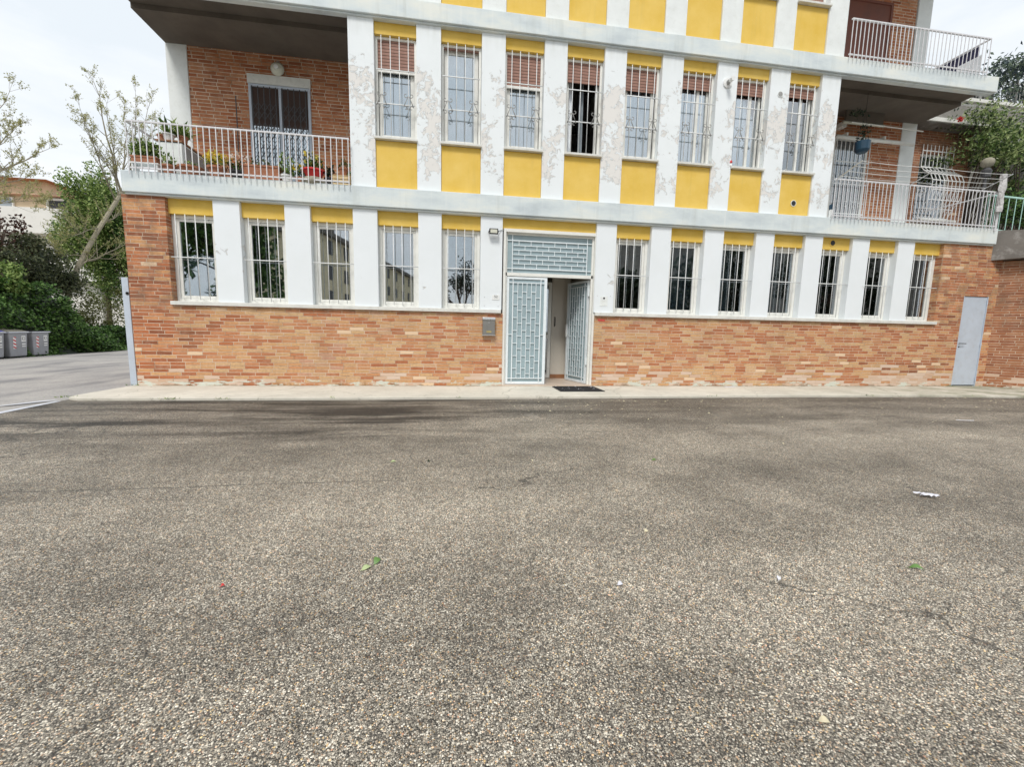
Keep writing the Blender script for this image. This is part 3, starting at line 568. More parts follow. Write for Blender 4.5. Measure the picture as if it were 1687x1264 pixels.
for (a, b) in ((-4.14, -3.61), (-3.54, -3.01)):
    n = 5
    for k_ in range(n):
        x = a+0.03+(b-a-0.06)*k_/(n-1); fg.tube([(x, LY-0.09, 3.9), (x, LY-0.09, 6.22)], 0.010)
    for rz0 in (3.95, 4.35, 4.75, 5.15, 5.55):
        for k_ in range(n-1):
            xa = a+0.03+(b-a-0.06)*k_/(n-1); xb = a+0.03+(b-a-0.06)*(k_+1)/(n-1)
            fg.tube([(xa, LY-0.10, rz0), (xb, LY-0.10, rz0+0.17)], 0.006, 4); fg.tube([(xb, LY-0.10, rz0), (xa, LY-0.10, rz0+0.17)], 0.006, 4)
            fg.tube([(xa, LY-0.10, rz0+0.17), (xb, LY-0.10, rz0+0.34)], 0.006, 4); fg.tube([(xb, LY-0.10, rz0+0.17), (xa, LY-0.10, rz0+0.34)], 0.006, 4)
part('folding_gate', fg, 'dark_iron', d)

# railings: top rail mesh with child balusters
def railing(x0, x1, y, ztop, zslab, mat, extra=None, step=0.103, lab=None):
    m = MB().box(x0, x1, y-0.02, y+0.02, ztop-0.012, ztop+0.012).box(x0, x1, y-0.012, y+0.012, zslab+0.03, zslab+0.055)
    if extra: extra(m)
    r_ = part('balcony_railing', m, mat, label=lab)
    n = int((x1-x0)/step); first = None
    for k_ in range(n+1):
        x = x0+0.012+(x1-x0-0.024)*k_/n
        if first is None:
            first = MB().box(-0.0075, 0.0075, -0.0045, 0.0045, zslab-0.07-3.7, ztop-0.012-3.7).build('baluster', mat, r_, loc=(x, y-0.02, 3.7))
        else:
            c = first.copy(); COL.objects.link(c); c.parent = r_; c.location = (x, y-0.02, 3.7)
    return r_
def sideL(m):
    m.box(-5.575, -5.54, -0.08, LY-0.02, 4.66, 4.685).box(-5.57, -5.545, -0.08, LY-0.02, 4.47, 4.49)
railing(-5.56, -1.835, -0.10, 4.675, 3.862, 'bar_side', sideL)
def sideR(m):
    m.box(13.05, 13.085, -0.08, LY, 4.67, 4.695).tube([(13.06, -0.10, 3.8), (13.06, -0.10, 4.69)], 0.02)
railing(8.545, 13.08, -0.10, 4.685, 3.862, 'bar_side', sideR, 0.101)
def sideU(m):
    m.box(12.12, 12.15, -0.08, LY, 7.93, 7.955)
railing(8.545, 12.15, -0.10, 7.945, 7.205, 'bar_side', sideU, 0.098)
railing(-5.56, -1.835, -0.10, 7.945, 7.205, 'bar_side', None, 0.103)

# loggia right, first floor
part('loggia_wall', MB().box(8.53, 12.05, LY, LY+0.25, 3.85, 6.92), 'brick_loggia')
part('corner_column', MB().box(12.05, 12.50, LY-0.02, LY+0.4, 3.85, 6.92), 'white_wall', bev=0.01)
part('loggia_wall', MB().box(8.53, 12.05, LY, LY+0.25, 7.2, 10.3), 'brick_loggia')
part('corner_column', MB().box(12.08, 12.50, LY-0.02, LY+0.4, 7.2, 10.3), 'white_wall', bev=0.01)
d = part('balcony_door', frame_mb(10.0, 11.03, 3.87, 6.36, LY-0.05, LY+0.0, 0.05), 'frame', bev=0.004)
part('pane', MB().box(10.06, 10.97, LY-0.02, LY-0.014, 3.92, 6.30), 'glass_up', d)
part('curtain', curtain_mb(10.07, 10.96, 3.93, 6.29, LY-0.007, 0.003, 0.1), 'drape', d)
gg = MB()
for k_ in range(9): gg.tube([(10.02+0.125*k_, LY-0.12, 3.9), (10.02+0.125*k_, LY-0.12, 6.36)], 0.011)
for z in (3.95, 4.45, 5.2, 5.75, 6.33): gg.box(10.01, 11.03, LY-0.132, LY-0.120, z-0.014, z+0.014)
for cx in (10.2, 10.45, 10.7, 10.9):
    for z in (4.7, 5.45): gg.tube(prof_pts((cx, LY-0.13, z), 0.07, 0, 5.2), 0.007, 5)
part('security_gate', gg, 'bar', d)
d = part('balcony_door', frame_mb(9.7, 11.3, 7.22, 9.7, LY-0.05, LY+0.0, 0.06), 'shutter_red')
part('shutter', MB().box(9.76, 11.24, LY-0.03, LY-0.01, 7.25, 9.65), 'shutter_red', d)

scr = part('railing_screen', MB().box(12.14, 12.155, 0.10, 1.5, 7.25, 7.92), 'navy', label='dark navy screen on the side of the upper railing')
part('railing_cloth', MB().box(12.10, 12.115, 0.0, 0.5, 7.22, 7.68), 'curtain', scr)
# entrance
E_ = part('entrance_frame', MB().box(1.135, 1.185, 0.03, 0.30, 0.0, 3.255).box(3.09, 3.138, 0.03, 0.30, 0.0, 3.255).box(1.185, 3.09, 0.03, 0.30, 3.19, 3.255)
          .box(1.185, 3.09, 0.10, 0.16, 2.315, 2.385).box(1.185, 1.225, 0.10, 0.16, 0.0, 3.19).box(3.05, 3.09, 0.10, 0.16, 0.0, 3.19).box(1.225, 3.05, 0.10, 0.16, 3.15, 3.19), 'frame', bev=0.004)
E_['label'] = 'pale painted steel door frame with transom bar'
def grid_cells(m, a, b, z0, z1, y, vertical, cols, ln, th=0.0058):
    """offset bond of flat bars between a..b, z0..z1"""
    if vertical:
        for k_ in range(cols+1):
            x = a+(b-a)*k_/cols; m.box(x-th, x+th, y-0.006, y+0.006, z0, z1)
        for k_ in range(cols):
            xa = a+(b-a)*k_/cols+th; xb = a+(b-a)*(k_+1)/cols-th; z = z0+(0.35*ln if k_ % 2 else 0.78*ln)
            while z < z1-0.03: m.box(xa, xb, y-0.005, y+0.005, z-th, z+th); z += ln
    else:
        for k_ in range(cols+1):
            z = z0+(z1-z0)*k_/cols; m.box(a, b, y-0.006, y+0.006, z-th, z+th)
        for k_ in range(cols):
            za = z0+(z1-z0)*k_/cols+th; zb = z0+(z1-z0)*(k_+1)/cols-th; x = a+(0.48*ln if k_ % 2 else 0.98*ln)
            while x < b-0.03: m.box(x-th, x+th, y-0.005, y+0.005, za, zb); x += ln
tg = MB(); ty = 0.115
for x in (1.33, 2.945): tg.box(x-0.008, x+0.008, ty-0.008, ty+0.008, 2.385, 3.15)
for z in (2.47, 3.04): tg.box(1.225, 3.05, ty-0.0075, ty+0.0075, z-0.008, z+0.008)
grid_cells(tg, 1.345, 2.93, 2.478, 3.032, ty, False, 6, 0.255)
part('transom_grille', tg, 'gatebar', E_)
part('transom_pane', MB().box(1.225, 3.05, 0.135, 0.142, 2.385, 3.15), 'frost', E_)
def leaf_door(W=0.86, H=2.27):
    m = MB().box(0, 0.045, -0.02, 0.02, 0, H).box(W-0.06, W, -0.02, 0.02, 0, H).box(0.045, W-0.06, -0.02, 0.02, H-0.045, H).box(0.045, W-0.06, -0.02, 0.02, 0, 0.05)
    for x in (0.125, W-0.135): m.box(x-0.008, x+0.008, -0.028, -0.012, 0.05, H-0.045)
    for z in (0.125, H-0.12): m.box(0.045, W-0.06, -0.027, -0.013, z-0.008, z+0.008)
    grid_cells(m, 0.133, W-0.143, 0.133, H-0.128, -0.02, True, 6, 0.27)
    m.box(0.045, 0.133, -0.026, -0.014, 1.06, 1.074).box(W-0.143, W-0.06, -0.026, -0.014, 1.06, 1.074)
    return m
A = part('door_leaf', leaf_door(), 'gatebar', E_, bev=0.0); A.location = (1.228, 0.115, 0.03); A['label'] = 'closed left leaf with brick-pattern bars'
A2 = part('leaf_pane', MB().box(0.045+1.228, 1.228+0.80, 0.118, 0.124, 0.08, 2.25), 'frost', E_)
hinge = Vector((3.045, 0.19, 0.03)); tip = Vector((2.815, 1.02, 0.03)); dv = tip-hinge; ang = math.atan2(dv.y, dv.x)
lf = leaf_door()
# the open leaf: hinge at x=0, seen from its outer face
D2 = part('door_leaf', lf, 'gatebar', E_); D2.location = hinge; D2.rotation_euler.z = ang; D2['label'] = 'right leaf standing open into the hall'
# outer bars must face the camera side
for vtx in D2.data.vertices: vtx.co.y = -vtx.co.y
D2.data.flip_normals()
pb = part('leaf_pane', MB().box(0.045, 0.80, -0.006, 0.0, 0.05, 2.22), 'frost', E_); pb.location = hinge; pb.rotation_euler.z = ang
hd = part('door_handle', MB().box(0.80, 0.86, 0.02, 0.05, 1.02, 1.32), 'white_gloss', E_, bev=0.012); hd.location = hinge; hd.rotation_euler.z = ang
for z in (0.45, 1.95): part('hinge', MB().tube([(3.035, 0.165, z), (3.035, 0.165, z+0.16)], 0.016, 8), 'gatebar', E_)
# hall behind it
part('hall_wall', MB().box(1.02, 1.10, 0.31, 3.0, 0.0, 2.75).box(3.16, 3.24, 0.31, 3.0, 0.0, 2.75).box(1.10, 3.16, 2.92, 3.0, 0.0, 2.75).box(1.02, 3.24, 0.31, 3.0, 2.75, 2.82), 'hall')
part('hall_floor', MB().box(1.137, 3.135, -0.02, 2.92, -0.06, 0.022), 'tile')
part('hall_partition', MB().box(2.50, 2.95, 1.30, 1.38, 0.023, 2.74), 'hall')
part('skirting', MB().box(2.50, 2.95, 1.285, 1.30, 0.024, 0.12), 'wood')
part('inner_door', frame_mb(1.45, 2.498, 0.03, 2.35, 1.32, 1.38, 0.075).box(1.525, 2.42, 1.32, 1.37, 1.0, 1.09), 'frame')
part('inner_pane', MB().box(1.52, 2.425, 1.345, 1.352, 0.10, 2.28), 'glass')
part('inner_handle', MB().tube([(2.58, 1.30, 1.30), (2.58, 1.26, 1.32), (2.58, 1.26, 1.50), (2.58, 1.30, 1.52)], 0.012), 'black')

# side door right
d = part('steel_door', MB().box(12.625, 13.33, 0.02, 0.07, 0.03, 2.245), 'grey_steel', bev=0.006, label='flush grey-blue steel door in the brick wall')
part('door_frame', MB().box(12.61, 12.625, 0.0, 0.1, 0.0, 2.25).box(13.33, 13.345, 0.0, 0.1, 0.0, 2.25).box(12.61, 13.345, 0.1, 0.2, 0, 2.25), 'grey_steel', d)
part('handle', MB().tube([(12.69, 0.02, 1.08), (12.69, -0.04, 1.08), (12.82, -0.04, 1.08)], 0.010).box(12.675, 12.705, 0.012, 0.021, 0.98, 1.01), 'black', d)
for z in (0.12, 1.0, 2.05): part('hinge', MB().tube([(13.335, 0.005, z), (13.335, 0.005, z+0.10)], 0.013, 8), 'grey_steel', d)
# vents and flue
def ring(name, x, z, y, r, mat_in='black', rim='white_wall'):
    o = part(name, MB().lathe([(r*1.22, 0), (r*1.22, 0.012), (r, 0.012), (r, -0.0)], (x, y, z), 20, 'y'), rim)
    part(name+'_opening', MB().lathe([(r*0.97, 0.0), (r*0.97, 0.0145)], (x, y, z), 20, 'y'), mat_in, o)
ring('vent', 7.677, 4.145, 0.035, 0.055); ring('vent', 8.837, 3.345, 0.085, 0.060, 'black', 'yellow'); ring('vent', 7.075, 6.35, 0.0, 0.05, 'scroll')
fl = part('flue_collar', MB().lathe([(0.10, 0), (0.10, 0.025), (0.055, 0.03)], (5.82, 0.0, 6.45), 20, 'y'), 'white_gloss')
part('flue_pipe', MB().tube([(5.82, -0.02, 6.45), (5.82, -0.11, 6.45)], 0.042, 14), 'scroll', fl)
part('flue_cap', MB().tube([(5.82, -0.11, 6.45), (5.82, -0.20, 6.45)], 0.046, 14), 'white_gloss', fl)
# nail heads / old plate screws on the pilasters next to the entrance
part('wall_plugs', MB().box(0.745, 0.757, -0.004, 0.002, 1.845, 1.857).box(0.74, 0.752, -0.004, 0.002, 1.67, 1.682).box(1.03, 1.04, -0.004, 0.002, 1.67, 1.68).box(3.17, 3.18, -0.004, 0.002, 1.95, 1.96).box(3.47, 3.48, -0.004, 0.002, 1.95, 1.96), 'scroll')
part('red_sticker', MB().box(3.21, 3.37, -0.004, 0.002, 1.42, 1.455), 'graffiti_red')

# ------------------------------------------------------------------ fittings on the facade
def text_mesh(txt, size, name, mat, parent, loc, rot=(math.pi/2, 0, 0)):
    c = bpy.data.curves.new(name, 'FONT'); c.body = txt; c.size = size; c.align_x = 'CENTER'; c.align_y = 'CENTER'; c.extrude = 0.001
    o = bpy.data.objects.new(name, c); COL.objects.link(o)
    me = bpy.data.meshes.new_from_object(o); bpy.data.objects.remove(o)
    o = bpy.data.objects.new(name, me); COL.objects.link(o); me.materials.clear(); me.materials.append(M[mat]); o.parent = parent; o.location = loc; o.rotation_euler = rot
    return o
t = empty('mailbox', (0.84, 0, 1.08), 'grey metal letter box screwed to the brick left of the entrance', 'mailbox')
MB().box(-0.128, 0.128, -0.10, -0.002, 0.0, 0.30).build('body', 'mailbox', t, bev=0.008)
MB().box(-0.135, 0.135, -0.115, -0.002, 0.302, 0.36).build('lid', 'bright_metal', t, bev=0.01)
MB().box(-0.135, 0.135, -0.105, -0.002, -0.014, -0.001).build('base_rim', 'bright_metal', t)
MB().box(-0.05, 0.05, -0.104, -0.101, 0.045, 0.085).build('name_plate', 'brass', t)
MB().lathe([(0.009, 0), (0.009, 0.006)], (0, -0.101, 0.25), 10, 'y').build('lock', 'bright_metal', t)
t = empty('house_number_plate', (0.985, 0, 1.855), 'small white house number plate left of the entrance door', 'sign')
MB().box(-0.075, 0.075, -0.008, 0.0, -0.05, 0.05).build('plate', 'white_gloss', t, bev=0.002)
text_mesh('52', 0.075, 'number', 'black', t, (0, -0.0095, 0.012))
t = empty('notice_plate', (3.325, 0, 1.85), 'small clear notice plate with dark round emblem right of the entrance', 'sign')
MB().box(-0.085, 0.085, -0.006, 0.0, -0.11, 0.10).build('plate', 'white_wall', t)
MB().box(-0.032, 0.032, -0.0085, -0.0065, 0.03, 0.09).build('emblem_ground', 'white_gloss', t)
e = MB(); e.lathe([(0.022, 0.009), (0.022, 0.0105), (0.010, 0.0105), (0.010, 0.009)], (0, 0, 0.058), 16, 'y').build('emblem', 'black', t)
MB().box(-0.06, 0.06, -0.0075, -0.0065, 0.0, 0.006).box(-0.04, 0.04, -0.0075, -0.0065, -0.03, -0.026).box(-0.035, 0.035, -0.0075, -0.0065, -0.08, -0.075).build('lettering', 'sill', t)
t = empty('floodlight', (0.91, 0, 3.15), 'small black floodlight on the white pilaster beside the entrance', 'lamp')
MB().box(-0.09, 0.09, -0.13, -0.09, -0.055, 0.055).build('housing', 'black', t, bev=0.008)
MB().box(-0.068, 0.068, -0.134, -0.1305, -0.035, 0.035).build('lamp_lens', 'lampglass', t)
MB().box(-0.10, -0.092, -0.12, 0, -0.012, 0.012).box(0.092, 0.10, -0.12, 0, -0.012, 0.012).build('bracket', 'black', t)
MB().tube([(0.06, -0.09, 0.03), (0.12, -0.03, 0.03), (0.17, -0.01, 0.05), (0.21, 0.03, 0.045), (0.30, 0.08, 0.035)], 0.006).build('cable', 'black', t)
t = empty('wall_lamp', (-3.59, LY, 6.60), 'round ridged glass lamp above the left balcony door', 'lamp')
MB().lathe([(0.05, 0), (0.06, 0.03), (0.13, 0.05), (0.14, 0.08), (0.10, 0.12), (0.06, 0.14), (0.02, 0.15)], (0, 0, 0), 20, 'y').build('glass_shade', 'lampglass', t, smooth=True)
MB().box(-0.03, 0.03, -0.03, 0, 0.10, 0.18).build('mount', 'scroll', t)
MB().lathe([(0.045, 0.11), (0.045, 0.165), (0.02, 0.17)], (0, 0, 0), 12, 'y').build('bulb', 'white_gloss', t)
t = empty('tube_lamp', (10.55, 1.3, 6.62), 'long fluorescent tube lamp on the right loggia ceiling', 'lamp')
MB().tube([(-0.6, 0, 0), (0.6, 0, 0)], 0.035, 10).build('tube', 'lampglass', t, smooth=True)
MB().box(-0.55, 0.55, -0.03, 0.03, 0.035, 0.29).build('mount', 'soffit', t)
t = empty('awning_bar', (11.0, 1.3, 6.26), 'white rolled awning bar across the right loggia', 'awning')
MB().tube([(-1.2, 0, 0.0), (1.12, 0, -0.01)], 0.045, 10).build('roller', 'frame', t, smooth=True)
MB().box(-0.92, -0.88, -0.02, 0.3, 0.045, 0.12).box(0.2, 0.24, -0.02, 0.3, 0.045, 0.12).build('brackets', 'frame', t)
MB().tube([(-1.1, -0.3, 0.22), (1.0, -0.3, 0.18)], 0.012).build('cord', 'frame', t)
MB().box(-0.98, -0.84, 0.1, 0.3, 0.30, 0.42).build('junction_box', 'frame', t)

# doormat
t = empty('doormat', (2.66, -0.52, 0), 'worn black rubber doormat on the step before the open gate', 'doormat')
n_ = MB(); n_.box(-0.46, 0.46, -0.35, 0.35, 0.002, 0.014).build('mat_base', 'mat', t, bev=0.004)
q = MB()
for k_ in range(11):
    y = -0.31+0.062*k_; q.box(-0.43, 0.43, y-0.018, y+0.018, 0.014, 0.022)
q.build('ribs', 'mat', t)
q = MB()
for k_ in range(26):
    x, y = random.uniform(-0.4, 0.4), random.uniform(-0.3, 0.3); q.leaf(Vector((x, y, 0.026)), random.uniform(0.015, 0.04), 0.5, Vector((random.uniform(-1, 1), random.uniform(-1, 1), 0.05)).normalized(), 1)
q.build('crumbs', 'paper', t)

# clothesline
t = empty('clothesline', (10.4, -0.1, 4.69), 'fold-out clothesline frame clamped on the right balcony railing', 'clothesline')
for x in (-1.85, 0.05, 2.0): MB().tube([(x, 0, -0.04), (x+0.0, -0.62, 0.16)], 0.011).build('arm', 'bright_metal', t)
q = MB()
for k_ in range(4):
    y = -0.15-0.15*k_; z = -0.04+0.2*(0.15+0.15*k_)/0.62
    pts = [(-1.85+3.85*j/14, y, z-0.02*math.sin(math.pi*((j*2/14) % 1.0))) for j in range(15)]; q.tube(pts, 0.0045, 5)
q.build('lines', 'white_gloss', t)
t = empty('hanging_cloth', (13.0, -0.12, 4.2), 'crumpled pale cloth hung over the right balcony rail corner', 'cloth')
vs = []; fs = []
for j in range(13):
    for i in range(9):
        z = 0.88-0.072*j; wdt = 0.035+0.035*abs(math.sin(j*0.9+0.6))+0.03*(2 < j < 8); a_ = i/8*2*math.pi
        vs.append((0.0+wdt*math.cos(a_)*(1+0.25*math.sin(3*a_+j)), -0.04+0.05*math.sin(a_)*(1+0.3*math.cos(2*a_+j*0.8)), z))
for j in range(12):
    for i in range(8): fs.append((j*9+i, j*9+i+1, (j+1)*9+i+1, (j+1)*9+i))
MB().add(vs, fs).build('cloth', 'cloth_grey', t)

# steel post at the left corner
t = empty('gate_post', (-5.905, 0.12, 0), 'pale grey steel gate post with a ring hole at the left brick corner', 'post')
MB().box(-0.055, 0.055, -0.05, 0.0, -0.05, 2.01).build('post_plate', 'grey_steel', t, bev=0.004)
MB().lathe([(0.03, 0.052), (0.03, 0.058), (0.018, 0.058), (0.018, 0.052)], (0.03, 0.0, 1.72), 16, 'y').build('ring', 'dark_iron', t)
# ------------------------------------------------------------------ plant pots on the balcony
def foliage(m, c, rx, ry, rz, n, size, aspect=0.5):
    for _ in range(n):
        while True:
            q = Vector((random.uniform(-1, 1), random.uniform(-1, 1), random.uniform(-1, 1)))
            if q.length < 1: break
        q *= (0.75+0.25*random.random())
        m.leaf(Vector((c[0]+q.x*rx, c[1]+q.y*ry, c[2]+q.z*rz)), size*random.uniform(0.6, 1.3), aspect)
    return m
def pot(m, r, h, rim=1.12): return m.lathe([(r*0.68, 0), (r*0.95, h*0.8), (r*rim, h*0.82), (r*rim, h), (r*0.9, h), (r*0.86, h*0.9)], (0, 0, 0), 20)
ZB = 3.864
def potplant(x, y, label, r=0.12, h=0.16, mat='terracotta', leaf='leaf_green', n=160, size=0.05, rx=0.14, rz=0.12, z=ZB, stems=True, extra=None, box=None, name='potted_plant', lift=0.0):
    t = empty(name, (x, y, z), label, 'potted plant', None); t.scale = (1.12, 1.12, 1.2) if z < 4.0 else (1, 1, 1); n = int(n*1.2); size *= 1.15
    m = MB()
    if box: m.box(-box/2, box/2, -0.09, 0.09, 0, h).box(-box/2-0.012, box/2+0.012, -0.102, 0.102, h-0.03, h)
    else: pot(m, r, h)
    m.build('pot', mat, t, bev=0.005 if box else 0)
    MB().lathe([(r*0.85, h*0.9), (r*0.84, h*0.93)], (0, 0, 0), 14, 'z', (box/2/r if box else 1)).build('soil', 'soil', t)
    f = foliage(MB(), (0, 0, h+rz*0.75+lift), rx, min(rx, 0.13), rz, n, size)
    f.build('foliage', leaf, t)
    if extra: extra(t, h)
    return t
def blooms(mat, n, rx, rz, size=0.045, dz=0.1, dx=0):
    def f(t, h): foliage(MB(), (dx, -0.02, h+dz), rx, 0.12, rz, n, size, 0.9).build('flowers', mat, t)
    return f
# white cabinet and things on it
t = empty('balcony_cabinet', (-5.16, 0.8, ZB), 'white cabinet with reddish top at the left end of the balcony', 'cabinet')
MB().box(-0.205, 0.205, -0.40, 0.72, 0, 0.69).build('body', 'white_wall', t, bev=0.005)
MB().box(-0.225, 0.225, -0.42, 0.72, 0.70, 0.725).build('top_board', 'wood', t)
MB().box(0.206, 0.215, -0.3, 0.6, 0.05, 0.66).build('side_panel', 'scroll', t)  # grey sheet that makes the right side darker than the white body
CT = ZB+0.725
def agave(t, h):
    m = MB()
    for k_ in range(26):
        a_ = random.random()*6.28; el = random.uniform(0.25, 1.3); L = random.uniform(0.28, 0.55)
        d0 = Vector((math.cos(a_)*math.cos(el), math.sin(a_)*math.cos(el), math.sin(el))); p0 = Vector((0, 0, h*0.9)); sd_ = Vector((-math.sin(a_), math.cos(a_), 0))*0.019
        p1 = p0+d0*L*0.6; p2 = p0+d0*L+Vector((0, 0, -0.10*L/0.3*math.cos(el)))
        m.add([p0-sd_, p0+sd_, p1+sd_, p1-sd_, p2], [(0, 1, 2, 3), (3, 2, 4)])
    m.build('spiky_leaves', 'leaf_green', t)
potplant(-5.22, 0.50, 'spiky palm-like plant in a white pot on the balcony cabinet', 0.10, 0.14, 'white_gloss', 'leaf_green', 30, 0.06, 0.10, 0.08, CT, extra=agave)
potplant(-5.04, 0.62, 'leafy plant in a terracotta pot on the cabinet, right of the spiky one', 0.085, 0.15, 'terracotta', 'leaf_green', 130, 0.07, 0.17, 0.11, CT, extra=agave)
potplant(-5.33, 0.46, 'small bare terracotta pot at the left edge of the cabinet', 0.06, 0.10, 'terracotta', 'leaf_green', 14, 0.03, 0.05, 0.02, CT)
t = empty('plant_stand', (-5.36, 0.12, ZB), 'low white plant stand at the left corner of the balcony', 'plant stand')
MB().box(-0.26, 0.20, -0.10, 0.10, 0.16, 0.18).box(-0.24, -0.22, -0.09, 0.09, 0, 0.16).box(0.16, 0.18, -0.09, 0.09, 0, 0.16).build('frame', 'white_gloss', t)
potplant(-5.40, 0.12, 'bushy green plant in a long planter on the white stand', 0.1, 0.11, 'terracotta', 'leaf_green', 620, 0.06, 0.30, 0.17, ZB+0.182, box=0.40)
potplant(-5.06, 0.16, 'small trailing plant in terracotta beside the white plant stand', 0.10, 0.16, 'terracotta', 'leaf_green', 70, 0.05, 0.11, 0.10, ZB)
potplant(-4.70, 0.16, 'wide terracotta bowl with a few low sprouts', 0.17, 0.15, 'terracotta', 'leaf_green', 36, 0.05, 0.10, 0.05, ZB)
potplant(-4.24, 0.12, 'terracotta pot overflowing with yellow flowers', 0.13, 0.17, 'terracotta', 'leaf_green', 70, 0.06, 0.20, 0.10, ZB, extra=blooms('petal_yellow', 190, 0.27, 0.11, 0.05, 0.13))
potplant(-3.88, 0.14, 'black pot with orange and white flowers', 0.12, 0.13, 'black', 'leaf_ivy', 130, 0.05, 0.15, 0.12, ZB, extra=blooms('petal_orange', 120, 0.20, 0.13, 0.055, 0.17))
potplant(-3.46, 0.16, 'long terracotta trough with thin sprouts under the balcony door', 0.1, 0.24, 'terracotta', 'leaf_olive', 40, 0.05, 0.22, 0.08, ZB, box=0.58)
potplant(-4.42, 1.40, 'raised trough with purple leaves against the loggia brick wall', 0.1, 0.16, 'terracotta', 'purple', 80, 0.07, 0.24, 0.14, ZB+0.32, box=0.5, extra=lambda t, h: MB().box(-0.22, 0.22, -0.08, 0.08, -0.32, -0.001).build('stand', 'wood', t))
potplant(-3.03, 0.14, 'leafy plant in a small white pot beside the long trough', 0.09, 0.13, 'white_gloss', 'leaf_green', 120, 0.06, 0.14, 0.19, ZB, extra=blooms('petal_white', 14, 0.12, 0.14, 0.04, 0.2))
potplant(-2.80, 0.16, 'small pot with yellow daisies left of the red bowl', 0.08, 0.11, 'terracotta', 'leaf_ivy', 60, 0.045, 0.10, 0.1, ZB, extra=blooms('petal_yellow', 26, 0.12, 0.08, 0.05, 0.16))
potplant(-2.53, 0.10, 'red bowl on sackcloth with yellow flowers and dark leaves', 0.17, 0.12, 'red', 'leaf_ivy', 170, 0.05, 0.19, 0.14, ZB+0.12, extra=lambda t, h: (MB().lathe([(0.16, -0.12), (0.20, -0.09), (0.195, -0.03), (0.15, 0.0)], (0, 0, 0), 18).build('sack_wrap', 'sack', t, smooth=True), blooms('petal_yellow', 60, 0.17, 0.12, 0.05, 0.17)(t, h)))
potplant(-2.26, 0.14, 'dark pot with wiry dark stems beside the wooden crate', 0.08, 0.13, 'black', 'leaf_dark', 70, 0.06, 0.10, 0.13, ZB)
t = empty('wooden_crate', (-2.02, 0.14, ZB), 'pale slatted wooden crate upside down at the right end of the balcony', 'crate')
q = MB()
for k_ in range(3): q.box(-0.16, 0.16, -0.10, -0.09, 0.005+0.065*k_, 0.055+0.065*k_).box(-0.16, 0.16, 0.09, 0.10, 0.005+0.065*k_, 0.055+0.065*k_)
q.box(-0.16, -0.145, -0.09, 0.09, 0, 0.19).box(0.145, 0.16, -0.09, 0.09, 0, 0.19); q.build('slats', 'crate', t)
MB().box(-0.165, 0.165, -0.105, 0.105, 0.192, 0.202).build('top', 'crate', t)
potplant(-2.00, 0.14, 'terracotta pot with a small plant standing on the wooden crate', 0.085, 0.15, 'terracotta', 'leaf_olive', 60, 0.05, 0.12, 0.10, ZB+0.203)
potplant(-1.94, 0.55, 'dark leafy pot plant behind the wooden crate', 0.08, 0.2, 'black', 'leaf_ivy', 90, 0.06, 0.12, 0.2, ZB)
t = empty('canopy_pole', (-4.44, 1.52, ZB), 'thin dark pole leaning on the loggia brick wall', 'pole')
MB().tube([(0, 0, 0), (0, 0, 2.12)], 0.010).build('pole', 'dark_iron', t)
# right balcony
t = empty('hanging_planter', (9.86, 0.6, 5.60), 'blue hanging planter with a trailing plant in the right loggia', 'hanging planter')
MB().lathe([(0.10, 0), (0.15, 0.06), (0.16, 0.25), (0.15, 0.25), (0.14, 0.2)], (0, 0, 0), 20).build('pot', 'blue', t)
MB().tube([(-0.16, 0, 0.26), (0, 0, 0.9), (0.16, 0, 0.26)], 0.004, 4).tube([(0, 0, 0.9), (0, 0, 1.35)], 0.004, 4).build('cord', 'black', t)
f = foliage(MB(), (0, 0, 0.45), 0.13, 0.12, 0.30, 110, 0.07); foliage(f, (-0.18, 0, 0.88), 0.28, 0.12, 0.09, 60, 0.08); f.build('foliage', 'leaf_dark', t)
t = empty('cleaning_bottle', (8.60, -0.02, ZB), 'small white bottle with blue cap at the foot of the right railing', 'bottle')
MB().lathe([(0.035, 0), (0.04, 0.02), (0.04, 0.16), (0.02, 0.19)], (0, 0, 0), 12).build('body', 'white_gloss', t)
MB().lathe([(0.04, 0.19), (0.045, 0.28), (0.02, 0.30)], (0, 0, 0), 12).build('cap', 'blue', t)
t = empty('figurine', (6.05, -0.0, 4.80), 'tiny red and white figurine on the sill of a first-floor window', 'figurine')
MB().lathe([(0.025, 0), (0.03, 0.03), (0.018, 0.06)], (0, 0, 0), 10).build('body', 'white_gloss', t)
MB().lathe([(0.012, 0.055), (0.03, 0.08), (0.02, 0.12), (0.005, 0.13)], (0, 0, 0), 10).build('head', 'red', t)

# ------------------------------------------------------------------ right side: oblique wall, stairs, neighbour
C0 = Vector((13.58, 0.0)); dr = Vector((0.66, -0.75)).normalized(); nr = Vector((-dr.y, dr.x))
def obl(m, s0, s1, t0, t1, z0, z1, z0b=None, z1b=None):
    z0b = z0 if z0b is None else z0b; z1b = z1 if z1b is None else z1b
    P_ = lambda s_, t_: C0+dr*s_+nr*t_
    a, b, c, e_ = P_(s0, t0), P_(s1, t0), P_(s1, t1), P_(s0, t1)
    return m.add([(a.x, a.y, z0), (b.x, b.y, z0b), (c.x, c.y, z0b), (e_.x, e_.y, z0), (a.x, a.y, z1), (b.x, b.y, z1b), (c.x, c.y, z1b), (e_.x, e_.y, z1)],
                 [(3, 2, 1, 0), (4, 5, 6, 7), (0, 1, 5, 4), (1, 2, 6, 5), (2, 3, 7, 6), (3, 0, 4, 7)])
t = empty('retaining_wall', (C0.x, C0.y, 0), 'dark stained brick side wall under the stair, right of the steel door', 'wall')
o = MB().box(0.0, 4.5, 0.0, 0.3, -0.1, 3.12).build('brick_face', 'brick_dark', t); o.rotation_euler.z = math.atan2(dr.y, dr.x)
q = MB()
